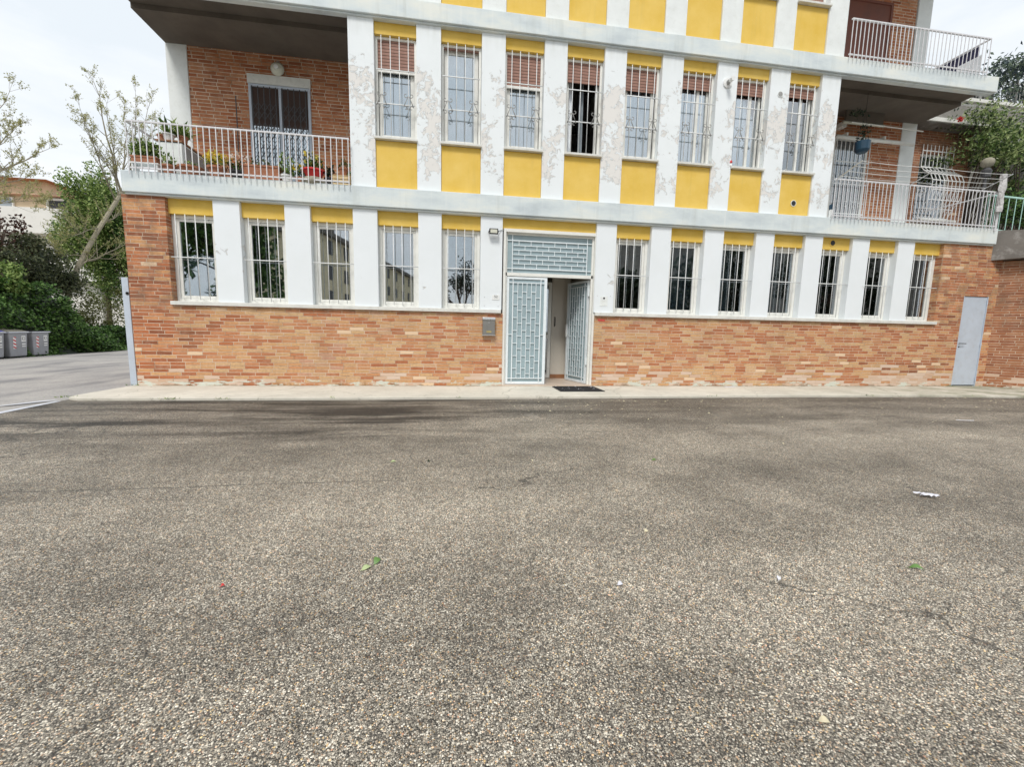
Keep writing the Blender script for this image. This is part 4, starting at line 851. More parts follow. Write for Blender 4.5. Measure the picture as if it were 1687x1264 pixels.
for k_ in range(9):
    s_ = random.uniform(0.28, 0.9); z = 2.32-0.18*s_+random.uniform(-0.09, 0.14); L = random.uniform(0.08, 0.3)
    obl(q, s_, s_+L, -0.004, 0.004, z, z+random.uniform(0.012, 0.035))
q.build('chipped_paint', 'white_wall', t).location = (-C0.x, -C0.y, 0)
t = empty('outdoor_stair', (C0.x, C0.y, 3.12), 'dark weathered concrete stair flight with pale green railing at the right edge', 'stair')
o = obl(MB(), -0.42, 4.5, -0.26, 1.6, 3.125, 3.86, 3.30, 3.0+0.45).build('concrete_flight', 'dark_concrete', t); o.location = (-C0.x, -C0.y, -3.12)
q = MB(); ry = -0.22
def op(s_, z): v_ = C0+dr*s_+nr*ry; return (v_.x, v_.y, z)
sl_ = -0.36
q.tube([op(-0.44, 4.72), op(4.0, 4.72+4.44*sl_*0.9)], 0.022, 8); q.tube([op(-0.44, 3.90), op(4.0, 3.90+4.44*sl_*0.62)], 0.018, 8)
rr_ = q.build('stair_railing', 'green_rail', t); rr_.location = (-C0.x, -C0.y, -3.12)
for k_ in range(22):
    s_ = -0.42+0.115*k_; zt = 4.72+(s_+0.44)*sl_*0.9; zb = 3.90+(s_+0.44)*sl_*0.62
    MB().tube([op(s_, zb-0.09), op(s_, zt)], 0.008).build('baluster', 'green_rail', rr_)
# neighbour facade beyond the loggia with bulging window grille
t = empty('neighbour_house', (13.6, 2.0, 3.8), 'brick house with a white goose-belly window grille behind the right balcony', 'building')
def rel(o, c): o.location = (-c[0], -c[1], -c[2]); return o
NB = (13.6, 2.0, 3.8)
rel(MB().box(12.55, 13.22, 2.0, 2.3, -0.5, 7.0).box(14.30, 14.95, 2.0, 2.3, -0.5, 7.0).box(13.22, 14.30, 2.0, 2.3, -0.5, 4.55).box(13.22, 14.30, 2.0, 2.3, 6.4, 7.0).build('brick_wall', 'brick_dark', t), NB)  # darker brick palette puts the trees' shade into the wall colour
rel(MB().box(12.62, 14.9, 1.6, 3.3, 7.0, 7.12).build('balcony_slab', 'dark_concrete', t), NB)
rel(MB().box(12.6, 14.92, 1.55, 1.6, 7.03, 7.13).build('slab_edge', 'sill', t), NB)
rel(MB().box(12.50, 12.56, 1.7, 2.0, 3.86, 6.95).build('downpipe_edge', 'shutter_red', t), NB)
rel(frame_mb(13.22, 14.30, 4.55, 6.4, 2.05, 2.12, 0.06).build('window', 'frame', t), NB)
rel(MB().box(13.28, 14.24, 2.08, 2.09, 4.6, 6.34).build('pane', 'glass', t), NB)
rel(MB().box(13.2, 14.4, 2.3, 2.5, 4.5, 6.5).build('room_dark', 'black', t), NB)
rel(MB().box(13.15, 14.37, 1.72, 1.998, 4.50, 4.55).build('window_sill', 'sill', t), NB)
q = MB(); prf = [(1.96, 6.62), (1.96, 6.45), (1.96, 6.02), (1.86, 5.88), (1.68, 5.74), (1.60, 5.55), (1.60, 5.30), (1.66, 5.05), (1.80, 4.85), (1.92, 4.62)]
for k_ in range(9):
    x = 13.24+1.04*k_/8; q.tube([(x, y, z) for y, z in prf], 0.011)
for y, z in prf[1:]:
    if z < 5.95 or z in (6.45, 6.02): q.box(13.24, 14.28, y-0.010, y+0.004, z-0.011, z+0.011)
for x in (13.23, 14.29):
    q.tube([(x, 1.84+0.13*(1-i/22)*math.cos(i*0.6), 5.25+0.16*(1-i/22)*math.sin(i*0.6)) for i in range(20)], 0.009)
rel(q.build('window_grille', 'bar', t), NB)
# old wall and column further right
t = empty('garden_wall', (18.0, 3.4, 3.4), 'dark old plastered wall with a pale column under the terrace', 'wall')
NB = (18.0, 3.4, 3.4)
rel(MB().box(14.95, 30, 3.4, 3.8, -1.0, 8.6).build('wall_face', 'old_wall', t), NB)
rel(MB().box(15.9, 16.35, 3.1, 3.4, 3.0, 7.3).build('column', 'white_wall', t), NB)
rel(MB().box(14.95, 30, 2.6, 3.4, -1.0, 3.6).build('planter_base', 'dark_concrete', t), NB)
t = empty('terrace', (18.5, 5.0, 8.6), 'upper terrace with pale ledge and wire mesh fence above the rose shrub', 'terrace')
NB = (18.5, 5.0, 8.6)
rel(MB().box(15.6, 34, 3.9, 9, 8.6, 9.0).box(15.5, 34, 3.8, 4.4, 9.0, 9.10).build('ledge', 'sill', t), NB)
rel(MB().box(18.4, 19.9, 5.2, 5.4, 9.1, 10.2).build('parapet', 'old_wall', t), NB)
q = MB()
for k_ in range(26): x = 17.0+0.12*k_; q.tube([(x, 4.6, 9.1), (x, 4.6, 10.25)], 0.007, 4)
for k_ in range(9): z = 9.15+0.13*k_; q.tube([(17.0, 4.6, z), (20.0, 4.6, z)], 0.006, 4)
for x in (17.0, 18.5, 20.0): q.tube([(x, 4.6, 9.1), (x, 4.6, 10.35)], 0.03)
rel(q.build('mesh_fence', 'scroll', t), NB)
q = MB().box(20.0, 30, 4.58, 4.62, 10.2, 10.25)
for k_ in range(80): x = 20.05+0.12*k_; q.tube([(x, 4.6, 9.1), (x, 4.6, 10.2)], 0.010, 4)
rel(q.build('terrace_railing', 'white_gloss', t), NB)
t = empty('globe_lamp', (16.2, 2.0, 3.6), 'yellowish globe lamp on a dark post behind the right balcony corner', 'lamp')
pl = atY(1627, 268, 0.75); t.location = (pl.x, 0.75, 3.6)
MB().tube([(0, 0, 0), (0, 0, pl.z-3.6-0.3)], 0.035, 8).lathe([(0.09, pl.z-3.6-0.36), (0.11, pl.z-3.6-0.2), (0.05, pl.z-3.6-0.12)], (0, 0, 0), 14).build('post', 'dark_iron', t)
MB().lathe([(0.05, pl.z-3.6-0.13), (0.12, pl.z-3.6-0.06), (0.14, pl.z-3.6+0.0), (0.12, pl.z-3.6+0.07), (0.07, pl.z-3.6+0.11), (0.01, pl.z-3.6+0.125)], (0, 0, 0), 16).build('globe', 'sack', t, smooth=True)

# ------------------------------------------------------------------ vegetation
def grow(m, lp, p, d, L, r, depth, spread=0.5, upw=0.15, kids=3, seg=4):
    pts = [p.copy()]; q = p.copy(); dd = d.normalized()
    for i in range(seg):
        dd = (dd+Vector((random.gauss(0, 0.10), random.gauss(0, 0.10), random.gauss(0, 0.06)+upw*0.2))).normalized(); q = q+dd*L/seg; pts.append(q.copy())
    rs = [max(0.006, r*(1-0.55*i/seg)) for i in range(seg+1)]; m.tube(pts, rs, 5 if depth < 3 else 7)
    if depth == 0:
        lp += [(pts[i], dd.copy()) for i in range(1, seg+1)]; return
    for k_ in range(kids):
        i = random.randint(max(1, seg//2), seg); nd = (dd+Vector((random.gauss(0, spread), random.gauss(0, spread), random.gauss(0, spread)*0.6+upw))).normalized()
        grow(m, lp, pts[i], nd, L*random.uniform(0.55, 0.8), rs[i]*0.65, depth-1, spread, upw, kids, seg)
def crown_tree(name, base, top, rad, label, leaf, n, size, clumps=16, group=None, bark='bark_dark', trunk_r=0.18, flatten=1.0):
    """base: ground point, top: centre of the crown"""
    base = Vector(base); top = Vector(top); t = empty(name, base, label, 'tree', group)
    m = MB(); m.tube([Vector((0, 0, 0)), (top-base)*0.5+Vector((0.1, 0, 0)), (top-base)], [trunk_r, trunk_r*0.8, trunk_r*0.4], 8)
    cl = []
    for k_ in range(clumps):
        q = Vector((random.gauss(0, 1), random.gauss(0, 1), random.gauss(0, 1))).normalized()*random.uniform(0.45, 0.95)
        c = (top-base)+Vector((q.x*rad[0], q.y*rad[1], q.z*rad[2])); rr = random.uniform(0.25, 0.45); cl.append((c, rr))
        m.tube([(top-base)*random.uniform(0.6, 0.95), ((top-base)+c)/2+Vector((0, 0, -0.1)), c], [trunk_r*0.4, trunk_r*0.2, 0.012], 5)
    m.build('trunk', bark, t)
    f = MB()
    for _ in range(n):
        c, rr = random.choice(cl); q = Vector((random.gauss(0, 1), random.gauss(0, 1), random.gauss(0, 1))).normalized()*random.random()**0.45
        f.leaf(c+Vector((q.x*rad[0], q.y*rad[1], q.z*rad[2]*flatten))*rr, size*random.uniform(0.6, 1.3))
    f.build('crown', leaf, t); return t
# ivy hedge
HX = -20.1
t = empty('ivy_hedge', (HX, 15, -0.6), 'tall dark ivy-covered hedge along the far side of the road', 'hedge')
def hz(y):
    if y < 17.2: return 3.35+0.25*math.sin(y*0.9)+0.15*math.sin(y*2.3)
    return max(1.35, 3.3-1.9*(y-17.2)/1.6)+0.12*math.sin(y*2.1)
vs = []; fs = []; ny = 60
for i in range(ny+1):
    y = 2+36*i/ny; h = hz(y)
    vs += [(0.0+0.15*math.sin(y*3), y-15, 0), (-0.1+0.2*math.sin(y*1.7), y-15, h*0.6), (-0.5, y-15, h-0.25), (-2.0, y-15, h-0.3), (-2.0, y-15, 0)]
for i in range(ny):
    for k_ in range(4): fs.append((i*5+k_, (i+1)*5+k_, (i+1)*5+k_+1, i*5+k_+1))
MB().add(vs, fs).build('inner_mass', 'leaf_dark', t)
f = MB()
for _ in range(24000):
    y = random.uniform(2, 38) if random.random() < 0.3 else random.uniform(8, 27); h = hz(y); z = h*random.random()**0.9
    xo = 0.05+0.25*math.sin(y*1.7+z*2)*0.5+0.2*math.sin(z*3.1+y)+random.random()*0.28 - (0.5 if z > h*0.85 else 0)
    f.leaf(Vector((xo, y-15, z)), random.uniform(0.09, 0.18), 0.85, Vector((random.uniform(0.1, 1), random.gauss(0, 0.7), random.uniform(-0.9, 0.2))).normalized())
for _ in range(6000):
    y = random.uniform(8, 27); h = hz(y); f.leaf(Vector((-random.random()*1.8, y-15, h-0.25+random.random()*0.35)), random.uniform(0.09, 0.18), 0.85)
f.build('ivy_leaves', 'leaf_ivy', t)
# trees on the left; depths chosen per tree
p0 = atX(166, 385, -25); crown_tree('evergreen_tree', (p0.x, p0.y, -0.8), p0, (2.1, 2.9, 4.2), 'dense mid-green evergreen tree left of the building corner', 'leaf_green', 30000, 0.19, 50)
p0 = atX(196, 395, -24); crown_tree('dark_tree', (p0.x, p0.y+1, -0.8), p0, (1.2, 1.6, 4.0), 'dark narrow evergreen right behind the brick corner', 'leaf_ivy', 9000, 0.18, 18)
p0 = atX(45, 438, -22.5); crown_tree('cedar_tree', (p0.x, p0.y, -0.8), p0, (1.9, 3.4, 1.5), 'dark spreading cedar above the ivy hedge', 'leaf_cedar', 15000, 0.17, 34)
p0 = atX(-8, 372, -22.5); crown_tree('plum_tree', (p0.x, p0.y, -0.8), p0, (1.3, 1.9, 1.8), 'dark red-leaved plum tree at the left edge', 'leaf_red', 1100, 0.18, 12, None, 'bark_dark', 0.12)
p0 = atX(4, 450, -20.8); crown_tree('laurel_bush', (p0.x, p0.y, -0.6), p0, (0.8, 1.4, 1.1), 'bright green laurel bush at the left picture edge', 'leaf_green', 3000, 0.16, 12)
t = empty('undergrowth', (-23.5, 24, -0.7), 'olive undergrowth and creepers behind the low ivy', 'undergrowth'); t['kind'] = 'stuff'
f = MB()
bl = [(Vector((random.uniform(-2, 1.2), random.uniform(-5, 6), random.uniform(0.3, 4.0))), random.uniform(0.4, 0.9)) for _ in range(44)]
for _ in range(13000):
    c, r_ = random.choice(bl); q = Vector((random.gauss(0, 0.5), random.gauss(0, 0.5), random.gauss(0, 0.45)))*r_; f.leaf(c+q, random.uniform(0.08, 0.17), 0.6)
f.build('foliage_mass', 'leaf_olive', t)['kind'] = 'stuff'
# slim leaning tree with new leaves
def sparse(name, label, keys, rads, tips, leaf, nl, size, X=-22.0, kids=3, depth=2, L=1.6):
    pts = [atX(u, v, X) for u, v in keys]; base = pts[0].copy(); base.z = -0.7; t = empty(name, base, label, 'tree')
    m = MB(); m.tube([Vector((0, 0, 0))]+[p-base for p in pts], [rads[0]*1.1]+rads, 8); lp = []
    for (u0, v0, u1, v1, r) in tips:
        a = atX(u0, v0, X); b = atX(u1, v1, X+random.uniform(-1.2, 1.2)); L_ = (b-a).length; q = [a]
        for i in range(1, 7):
            q.append(a.lerp(b, i/6)+Vector((random.gauss(0, 0.04), random.gauss(0, 0.06), random.gauss(0, 0.05)))*L_*0.25)
        rs = [max(0.008, r*(1-0.85*i/6)) for i in range(7)]; m.tube([x-base for x in q], rs, 6)
        for i in range(1, 7):
            for _ in range(kids):
                d0 = (b-a).normalized()*0.6+Vector((random.gauss(0, 0.4), random.gauss(0, 0.45), random.gauss(0.25, 0.3)))
                grow(m, lp, q[i]-base, d0, L*random.uniform(0.4, 0.9)*(1.1-0.1*i), rs[i]*0.6, depth-1, 0.45, 0.25, 2, 4)
    m.build('trunk', 'bark', t); f = MB()
    for _ in range(nl):
        p_, d_ = random.choice(lp); f.leaf(p_+Vector((random.gauss(0, 0.05), random.gauss(0, 0.05), random.gauss(0, 0.05))), size*random.uniform(0.5, 1.3), 0.5)
    f.build('crown', leaf, t); return t
sparse('slender_tree', 'slim leaning tree with thin upright branches and pale new leaves', [(106, 505), (128, 440), (158, 385), (200, 318), (222, 270)], [0.15, 0.14, 0.13, 0.115, 0.09],
       [(200, 318, 150, 128, 0.07), (196, 325, 175, 165, 0.05), (205, 310, 205, 175, 0.06), (215, 290, 226, 152, 0.05), (220, 280, 246, 160, 0.05), (190, 330, 128, 175, 0.05), (222, 270, 260, 200, 0.04), (200, 315, 140, 205, 0.04),
        (128, 440, 215, 395, 0.06), (150, 400, 70, 330, 0.03), (165, 375, 100, 395, 0.03), (170, 365, 213, 350, 0.04), (140, 420, 60, 420, 0.025)], 'leaf_yellow', 8200, 0.105)
sparse('budding_tree', 'sparse budding tree reaching in from the left edge', [(-70, 520), (-60, 400), (-50, 300), (-40, 230)], [0.2, 0.18, 0.14, 0.1],
       [(-50, 300, 78, 245, 0.06), (-45, 270, 14, 150, 0.05), (-45, 280, 30, 205, 0.05), (-50, 320, 60, 285, 0.04), (-50, 340, 45, 330, 0.03)], 'leaf_yellow', 4200, 0.10)
# rose shrub and overhanging branches at the right
def cluster(name, label, cat, c, rad, leaf, n, size, clumps, asp=0.42, base=None, X=None):
    t = empty(name, base or c, label, cat); b_ = Vector(base or c); c = Vector(c); cl = []
    m = MB()
    for _ in range(clumps):
        q = Vector((random.uniform(-1, 1)*rad[0], random.uniform(-1, 1)*rad[1], random.uniform(-1, 1)*rad[2])); cl.append(c+q-b_)
        mid = (c-b_)*0.5+q*0.55+Vector((0.3, 0.3, 0.1)); m.tube([Vector((random.uniform(-.1, .1), 0, 0)), mid, c+q-b_], [0.03, 0.016, 0.006], 5)
    m.build('branches', 'bark_dark', t); f = MB()
    for _ in range(n):
        p_ = random.choice(cl); f.leaf(p_+Vector((random.gauss(0, 0.2), random.gauss(0, 0.2), random.gauss(0, 0.13))), size*random.uniform(0.6, 1.3), asp)
    f.build('foliage', leaf, t); return t
a = atY(1628, 228, 1.35)
rt_ = cluster('rose_shrub', 'leafy rose shrub with a red bloom overhanging the right balcony', 'shrub', a, (1.05, 0.45, 0.62), 'leaf_rose', 4200, 0.10, 34, base=(a.x+1.6, 3.0, 3.6))
q = atY(1582, 196, 0.9); foliage(MB(), q-rt_.location, 0.06, 0.06, 0.05, 40, 0.06, 0.9).build('bloom', 'petal_red', rt_)
a = atY(1690, 262, 2.8); cluster('climbing_shrub', 'denser shadowed shrub at the right edge below the terrace', 'shrub', a, (1.2, 0.6, 0.9), 'leaf_rose', 3600, 0.13, 22, base=(a.x+0.8, 3.0, 3.6))
a = atY(1672, 345, 1.8); cluster('ground_shrub', 'dark low shrub behind the pale green stair railing', 'shrub', a, (0.9, 0.5, 0.5), 'leaf_ivy', 2600, 0.11, 18, base=(a.x+0.3, 2.2, 3.3))
a = atY(1682, 128, 4.4); cluster('street_tree', 'bluish backlit tree at the top right edge', 'tree', a, (1.1, 0.8, 0.7), 'leaf_cold', 3400, 0.15, 20, base=(a.x+2.0, 5.0, 9.0))

# ------------------------------------------------------------------ wheelie bins by the hedge
def make_bin():
    t = empty('waste_bin', (0, 0, 0), '', 'waste bin', 'grey waste bins by the hedge')
    b_ = MB(); hx = 0.5
    b_.add([(-0.8, -0.56, 0.06), (0, -0.56, 0.06), (0, 0.56, 0.06), (-0.8, 0.56, 0.06), (-0.9, -0.64, 1.15), (0.06, -0.64, 1.15), (0.06, 0.64, 1.15), (-0.9, 0.64, 1.15)],
           [(3, 2, 1, 0), (4, 5, 6, 7), (0, 1, 5, 4), (1, 2, 6, 5), (2, 3, 7, 6), (3, 0, 4, 7)])
    b_.build('body', 'binbody', t, bev=0.04)
    MB().box(-0.95, 0.11, -0.69, 0.69, 1.15, 1.22).build('rim', 'binrim', t, bev=0.015)
    return t
def bin_extras(t, lid):
    MB().add([(-0.93, -0.66, 1.22), (0.08, -0.66, 1.22), (0.08, 0.66, 1.22), (-0.93, 0.66, 1.22), (-0.8, -0.55, 1.36), (-0.15, -0.55, 1.30), (-0.15, 0.55, 1.30), (-0.8, 0.55, 1.36)],
             [(4, 5, 6, 7), (0, 1, 5, 4), (1, 2, 6, 5), (2, 3, 7, 6), (3, 0, 4, 7)]).build('lid', lid, t)
    sx = lambda z: 0.06*(z-0.06)/1.09+0.012
    def plate(name, y0, y1, z0, z1, mat, off=0.0): MB().add([(sx(z0)+off, y0, z0), (sx(z0)+off, y1, z0), (sx(z1)+off, y1, z1), (sx(z1)+off, y0, z1), (sx(z0)-0.01, y0, z0), (sx(z0)-0.01, y1, z0), (sx(z1)-0.01, y1, z1), (sx(z1)-0.01, y0, z1)],
                                                        [(0, 1, 2, 3), (4, 7, 6, 5), (0, 4, 5, 1), (1, 5, 6, 2), (2, 6, 7, 3), (3, 7, 4, 0)]).build(name, mat, t)
    plate('label_plate', 0.18, 0.46, 0.74, 1.02, 'white_gloss'); plate('label_mark', 0.22, 0.42, 0.82, 0.96, 'scroll', 0.004); plate('label_centre', 0.27, 0.37, 0.85, 0.93, 'white_gloss', 0.008)
    plate('sticker', 0.2, 0.46, 0.60, 0.66, 'white_gloss'); plate('sticker', 0.2, 0.46, 0.50, 0.55, 'white_gloss')
    plate('reflective_strip', -0.38, -0.20, 0.42, 0.98, 'white_gloss')
    q = MB()
    for z in (0.44, 0.60, 0.76, 0.92):
        a_ = z; q.add([(sx(z)+0.005, -0.38, z+0.05), (sx(z)+0.005, -0.20, z-0.02), (sx(z)+0.008, -0.20, min(0.98, z+0.05)), (sx(z)+0.008, -0.38, min(0.98, z+0.12))], [(0, 1, 2, 3)])
    q.build('red_stripes', 'bin_red', t)
    for y in (-0.5, 0.5): MB().tube([(-0.12, y-0.03, 0.07), (-0.12, y+0.03, 0.07)], 0.07, 12).build('wheel', 'black', t)
BIN = [((-19.66, 15.12), 'black', 'rightmost grey waste bin beside the ivy hedge, black lid'),
       ((-19.48, 13.80), 'sack', 'middle grey waste bin, between the black-lidded and the blue-lidded ones'),
       ((-19.30, 12.52), 'blue2', 'grey waste bin with blue lid at the left picture edge')]
for i, ((x, y), lid, lab) in enumerate(BIN):
    t = make_bin(); t.name = 'waste_bin' if i == 0 else 'waste_bin.%03d' % i
    bin_extras(t, lid); t['label'] = lab; t.location = (x, y, roadz(x)); t.rotation_euler.z = R(9); t.scale = (0.95, 0.86, 0.98)

# ------------------------------------------------------------------ far buildings on the left
t = empty('hillside_house', (-44, 44, -1.5), 'long white modern building with terracotta hipped roofs behind the trees', 'building')
NB = (-44, 44, -1.5)
rel(MB().box(-64, -35.0, 40.5, 60, 9.6, 12.0).box(-64, -35.6, 42, 60, -2, 9.6).build('white_wall', 'white_far', t), NB)
rel(MB().box(-62, -34.5, 41.0, 44.0, 5.2, 7.4).build('balcony_band', 'white_far', t), NB)
rel(MB().box(-62, -33.5, 43, 60, 12.0, 13.6).build('upper_wall', 'peach_wall', t), NB)
def hip(x0, x1, y0, y1, z, h, rdg):
    m = MB(); ym = (y0+y1)/2
    return m.add([(x0, y0, z), (x1, y0, z), (x1, y1, z), (x0, y1, z), (x0+rdg, ym, z+h), (x1-rdg, ym, z+h)], [(0, 1, 5, 4), (1, 2, 5), (2, 3, 4, 5), (3, 0, 4), (3, 2, 1, 0)])
rel(hip(-62, -33.0, 42.2, 58, 13.6, 2.0, 6).build('roof', 'terracotta_tiles', t), NB)
rel(MB().box(-58, -42.6, 46, 56, 14.4, 15.9).build('attic_wall', 'peach_wall', t), NB)
rel(hip(-59, -41.8, 45, 57, 15.9, 1.3, 4).build('attic_roof', 'terracotta_tiles', t), NB)
w_ = rel(frame_mb(-40.3, -34.5, 12.05, 13.5, 42.75, 42.95, 0.22).build('window', 'white_far', t), NB)
MB().box(-40.1, -34.7, 42.8, 42.9, 12.25, 13.3).build('pane', 'black', w_)
w_ = rel(frame_mb(-45.0, -43.2, 12.2, 13.4, 42.8, 42.95, 0.12).build('window', 'white_far', t), NB); MB().box(-44.9, -43.3, 42.85, 42.92, 12.3, 13.3).build('pane', 'drape', w_)
t = empty('pale_house', (-31, 46, -1.5), 'pale house glimpsed through the evergreen beside the brick corner', 'building'); NB = (-31, 46, -1.5)
rel(MB().box(-35, -24, 42, 52, -2, 9.0).build('white_wall', 'white_far', t), NB)
rel(hip(-35.6, -23.4, 41.4, 52.6, 9.0, 1.4, 4).build('roof', 'terracotta_tiles', t), NB)

# ------------------------------------------------------------------ what stands behind the photographer (seen mirrored in the panes)
t = empty('opposite_building', (-14, -43, 0), 'long cream apartment building with dark eaves reflected in the ground-floor windows', 'building'); NB = (-14, -43, 0)
P0, P1 = Vector((-14.2, -42.8)), Vector((-6.6, -93)); dd = (P1-P0).normalized(); nn = Vector((dd.y, -dd.x))  # nn points away from the yard
if nn.x > 0: nn = -nn
def wallbox(m, s0, s1, t0, t1, z0, z1):
    pts = [P0+dd*s0+nn*t0, P0+dd*s1+nn*t0, P0+dd*s1+nn*t1, P0+dd*s0+nn*t1]
    return m.prism([(p.x, p.y) for p in pts], z0, z1)
rel(wallbox(MB(), 0, 50, 0, 12, -1, 11.5).build('wall', 'cream_wall', t), NB)
rel(wallbox(MB(), -0.6, 50.6, -0.6, 12.6, 11.5, 12.0).build('roof', 'dark_concrete', t), NB)
rel(wallbox(MB(), 6, 9, 2, 5, 12.0, 14.0).build('chimney_block', 'dark_concrete', t), NB)
for s_ in range(10):
    for fz in range(4):
        rel(wallbox(MB(), 2+s_*4.8, 3.3+s_*4.8, -0.05, 0.02, 0.9+fz*2.9, 2.5+fz*2.9).build('window', 'black', t), NB)
for i, (x, y, z, r_) in enumerate([(-11.5, -15.5, 4.4, (3.0, 2.5, 3.6)), (-17, -17, 4.6, (3.0, 2.6, 3.8)), (10.3, -16, 2.6, (2.2, 2.2, 2.3)), (17, -17, 4.0, (3.5, 2.6, 3.4)), (25, -16, 4.0, (4, 2.6, 3.4))]):
    crown_tree('yard_tree', (x, y, -0.1), (x, y, z), r_, ['broad dark tree behind the camera, left', 'second dark tree behind the camera, far left', 'low round tree behind the camera, right of centre', 'wide dark tree behind the camera, right', 'wide dark tree behind the camera, far right'][i], 'leaf_ivy' if i < 2 else 'leaf_dark', 5200, 0.36, 16, 'trees on the far side of the yard')
t = empty('bare_tree', (0.9, -16, -0.1), 'half-bare tree on the far side of the yard', 'tree'); m = MB(); lp = []
m.tube([(0, 0, 0), (0.1, 0, 1.4), (0.0, 0, 2.4)], [0.16, 0.13, 0.10], 7)
for _ in range(5): grow(m, lp, Vector((0, 0, 2.2)), Vector((random.uniform(-1, 1), random.uniform(-0.6, 0.6), random.uniform(0.4, 1))), 1.5, 0.08, 2, 0.6, 0.05, 3)
m.build('trunk', 'bark_dark', t); f = MB()
for _ in range(1400): p_, d_ = random.choice(lp); f.leaf(p_+Vector((random.gauss(0, .12), random.gauss(0, .12), random.gauss(0, .12))), 0.16)
f.build('crown', 'leaf_dark', t)
t = empty('opposite_block', (26, -30, 0), 'dark brown block with deep eaves across the yard to the right', 'building'); NB = (26, -30, 0)
rel(MB().box(15.5, 42, -40, -24, -1, 10.5).build('wall', 'old_wall', t), NB); rel(MB().box(14.0, 43, -41, -22.5, 10.5, 11.0).build('roof', 'dark_concrete', t), NB)

# ------------------------------------------------------------------ litter on the asphalt
def flat_leaf(u, v, L, mat, label, name='fallen_leaf', rot=0.0, wd=0.5, cat='leaf', curl=0.012, zz=AZ):
    p = atZ(u, v, zz); m = MB(); vs = []; n = 8
    for i in range(n+1):
        s_ = i/n; ww = wd*L*0.5*math.sin(math.pi*min(1, s_**0.8))+0.0008; c = curl*math.sin(math.pi*s_)
        vs += [((s_-0.5)*L, -ww, 0.004+c*0.6), ((s_-0.5)*L, 0, 0.003+c), ((s_-0.5)*L, ww, 0.004+c*1.2)]
    fs = []
    for i in range(n): fs += [(3*i, 3*i+3, 3*i+4, 3*i+1), (3*i+1, 3*i+4, 3*i+5, 3*i+2)]
    m.add(vs, fs); m.tube([(-0.5*L, 0, 0.006), (-0.68*L, 0.01*L, 0.004)], 0.0012, 4)
    o = m.build(name, mat, None, p, smooth=True); o.rotation_euler.z = rot; return tag(o, label, cat)
flat_leaf(604, 938, 0.055, 'leaf_fallen_pale', 'pale green fallen leaf left of its darker neighbour in mid-yard', rot=0.7)
flat_leaf(622, 927, 0.060, 'leaf_fallen', 'curled dark green fallen leaf touching a pale one in mid-yard', rot=1.2, curl=0.02)
flat_leaf(1510, 939, 0.065, 'leaf_fallen', 'long green pod-like leaf on the right side of the yard', rot=-0.5, wd=0.3, curl=0.02)
flat_leaf(1065, 877, 0.03, 'leaf_fallen_dry', 'tiny yellowish leaf at the middle of the yard', rot=0.3, wd=0.8)
flat_leaf(1022, 965, 0.03, 'paper', 'tiny whitish scrap in the middle of the yard', rot=0.1, wd=0.7, cat='litter', name='paper_scrap')
flat_leaf(1283, 955, 0.03, 'paper', 'tiny white scrap right of the middle of the yard', rot=0.8, wd=0.6, cat='litter', name='paper_scrap')
flat_leaf(1358, 1192, 0.035, 'leaf_fallen_dry', 'cream dry leaf in the right foreground', rot=-0.3, wd=0.5)
flat_leaf(367, 968, 0.018, 'red', 'tiny red petal on the left of the yard', rot=0.4, wd=0.6, name='fallen_petal', cat='petal')
flat_leaf(648, 762, 0.05, 'leaf_fallen_pale', 'small yellow-green leaf left of centre, farther back', rot=0.2)
flat_leaf(707, 761, 0.04, 'leaf_dark', 'small dark dry leaf right of the yellow-green one, farther back', rot=1.0)
flat_leaf(877, 760, 0.035, 'leaf_fallen_dry', 'small brown leaf in front of the entrance, farther back', rot=1.4)
flat_leaf(1078, 759, 0.05, 'leaf_fallen', 'small green leaf right of the entrance, farther back', rot=0.1)
p = atZ(1526, 819, AZ); vs = []; fs = []
for j in range(6):
    for i in range(9):
        x = (i/8-0.5)*0.125; y = (j/5-0.5)*0.06*(1-0.5*abs(i/8-0.5)); z = 0.008+0.018*abs(math.sin(i*1.3+j*0.9))+0.006*random.random(); vs.append((x+0.02*math.sin(j), y, z))
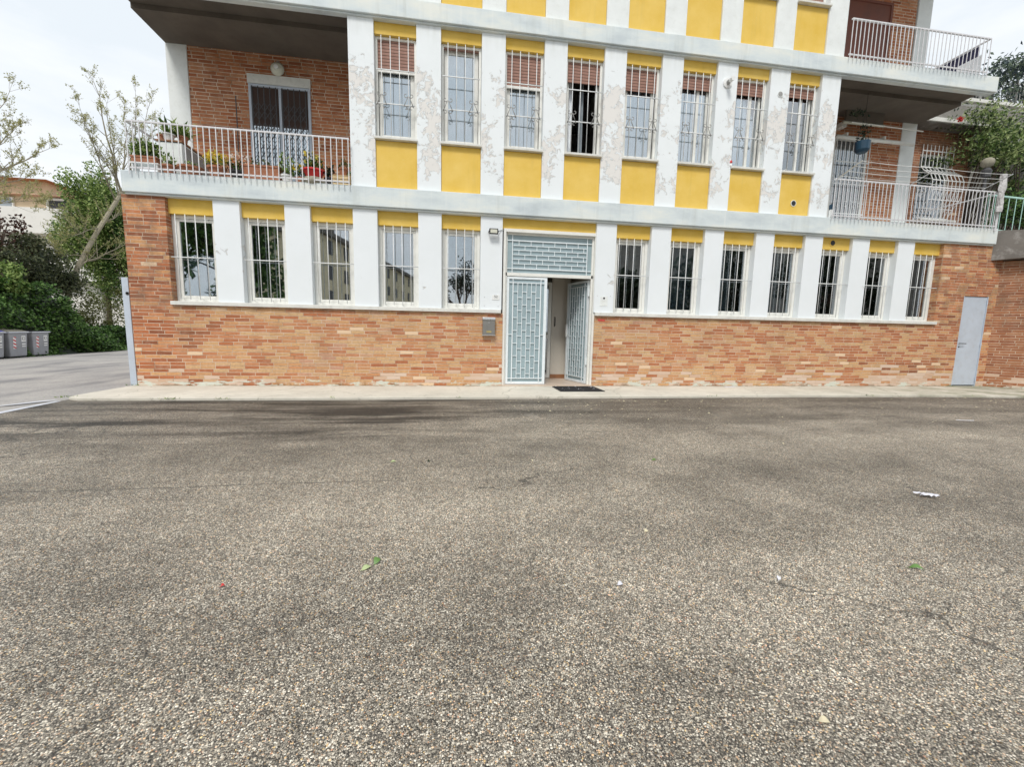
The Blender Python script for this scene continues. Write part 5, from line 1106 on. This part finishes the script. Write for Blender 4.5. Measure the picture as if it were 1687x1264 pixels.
for j in range(5):
    for i in range(8): fs.append((j*9+i, j*9+i+1, (j+1)*9+i+1, (j+1)*9+i))
o = MB().add(vs, fs).build('paper_scrap', 'paper', None, p); o.rotation_euler.z = -0.35; tag(o, 'crumpled white paper scrap on the right of the yard', 'litter')
p = atZ(1590, 694, AZ); o = MB().tube([(-0.12, 0, 0.01), (0.12, 0.01, 0.012)], 0.005).build('plastic_strip', 'paper', None, p); o.rotation_euler.z = -0.3; tag(o, 'thin white strip lying near the right end of the sidewalk', 'litter')
o = MB().box(-0.13, 0.13, -0.03, 0.03, 0.002, 0.012).build('paper_scrap', 'paper', None, (6.35, -0.17, 0.0), bev=0.003); tag(o, 'flat white litter at the foot of the brick wall', 'litter')
# countless small bits by the right end and weeds in the joints
m = MB()
for _ in range(260):
    x = random.uniform(1, 12); y = -1.6-abs(random.gauss(0, 1.3)); m.leaf(Vector((x, y, AZ+0.012)), random.uniform(0.02, 0.045), 0.5, Vector((random.uniform(-1, 1), random.uniform(-1, 1), 0.1)).normalized(), 1)
o = m.build('leaf_litter', 'leaf_fallen_dry'); tag(o, 'tiny dry bits scattered on the asphalt in front of the sidewalk', 'litter', kind='stuff')
m = MB()
spots = [(-5.95, -1.3, 0.14, 60), (-4.35, -1.50, 0.07, 34), (-3.6, -1.50, 0.06, 24), (-1.9, -1.49, 0.05, 14), (8.6, -1.40, 0.10, 40), (11.2, -1.50, 0.12, 50), (12.5, -0.06, 0.12, 40), (-5.9, 0.02, 0.10, 40), (13.3, -0.1, 0.10, 30), (-4.9, -0.03, 0.05, 16), (0.2, -1.47, 0.04, 10), (5.1, -1.41, 0.05, 14)]
for x, y, s_, n in spots:
    for _ in range(n//2): m.leaf(Vector((x+random.gauss(0, s_), y+random.gauss(0, 0.025), -0.02 if y < -0.5 else 0.002)), random.uniform(0.02, 0.05), 0.3, Vector((random.gauss(0, 0.6), random.gauss(0, 0.6), 0.8)).normalized())
o = m.build('weeds', 'leaf_green'); tag(o, 'small weeds growing in the joint of the sidewalk edge', 'weeds', kind='stuff')
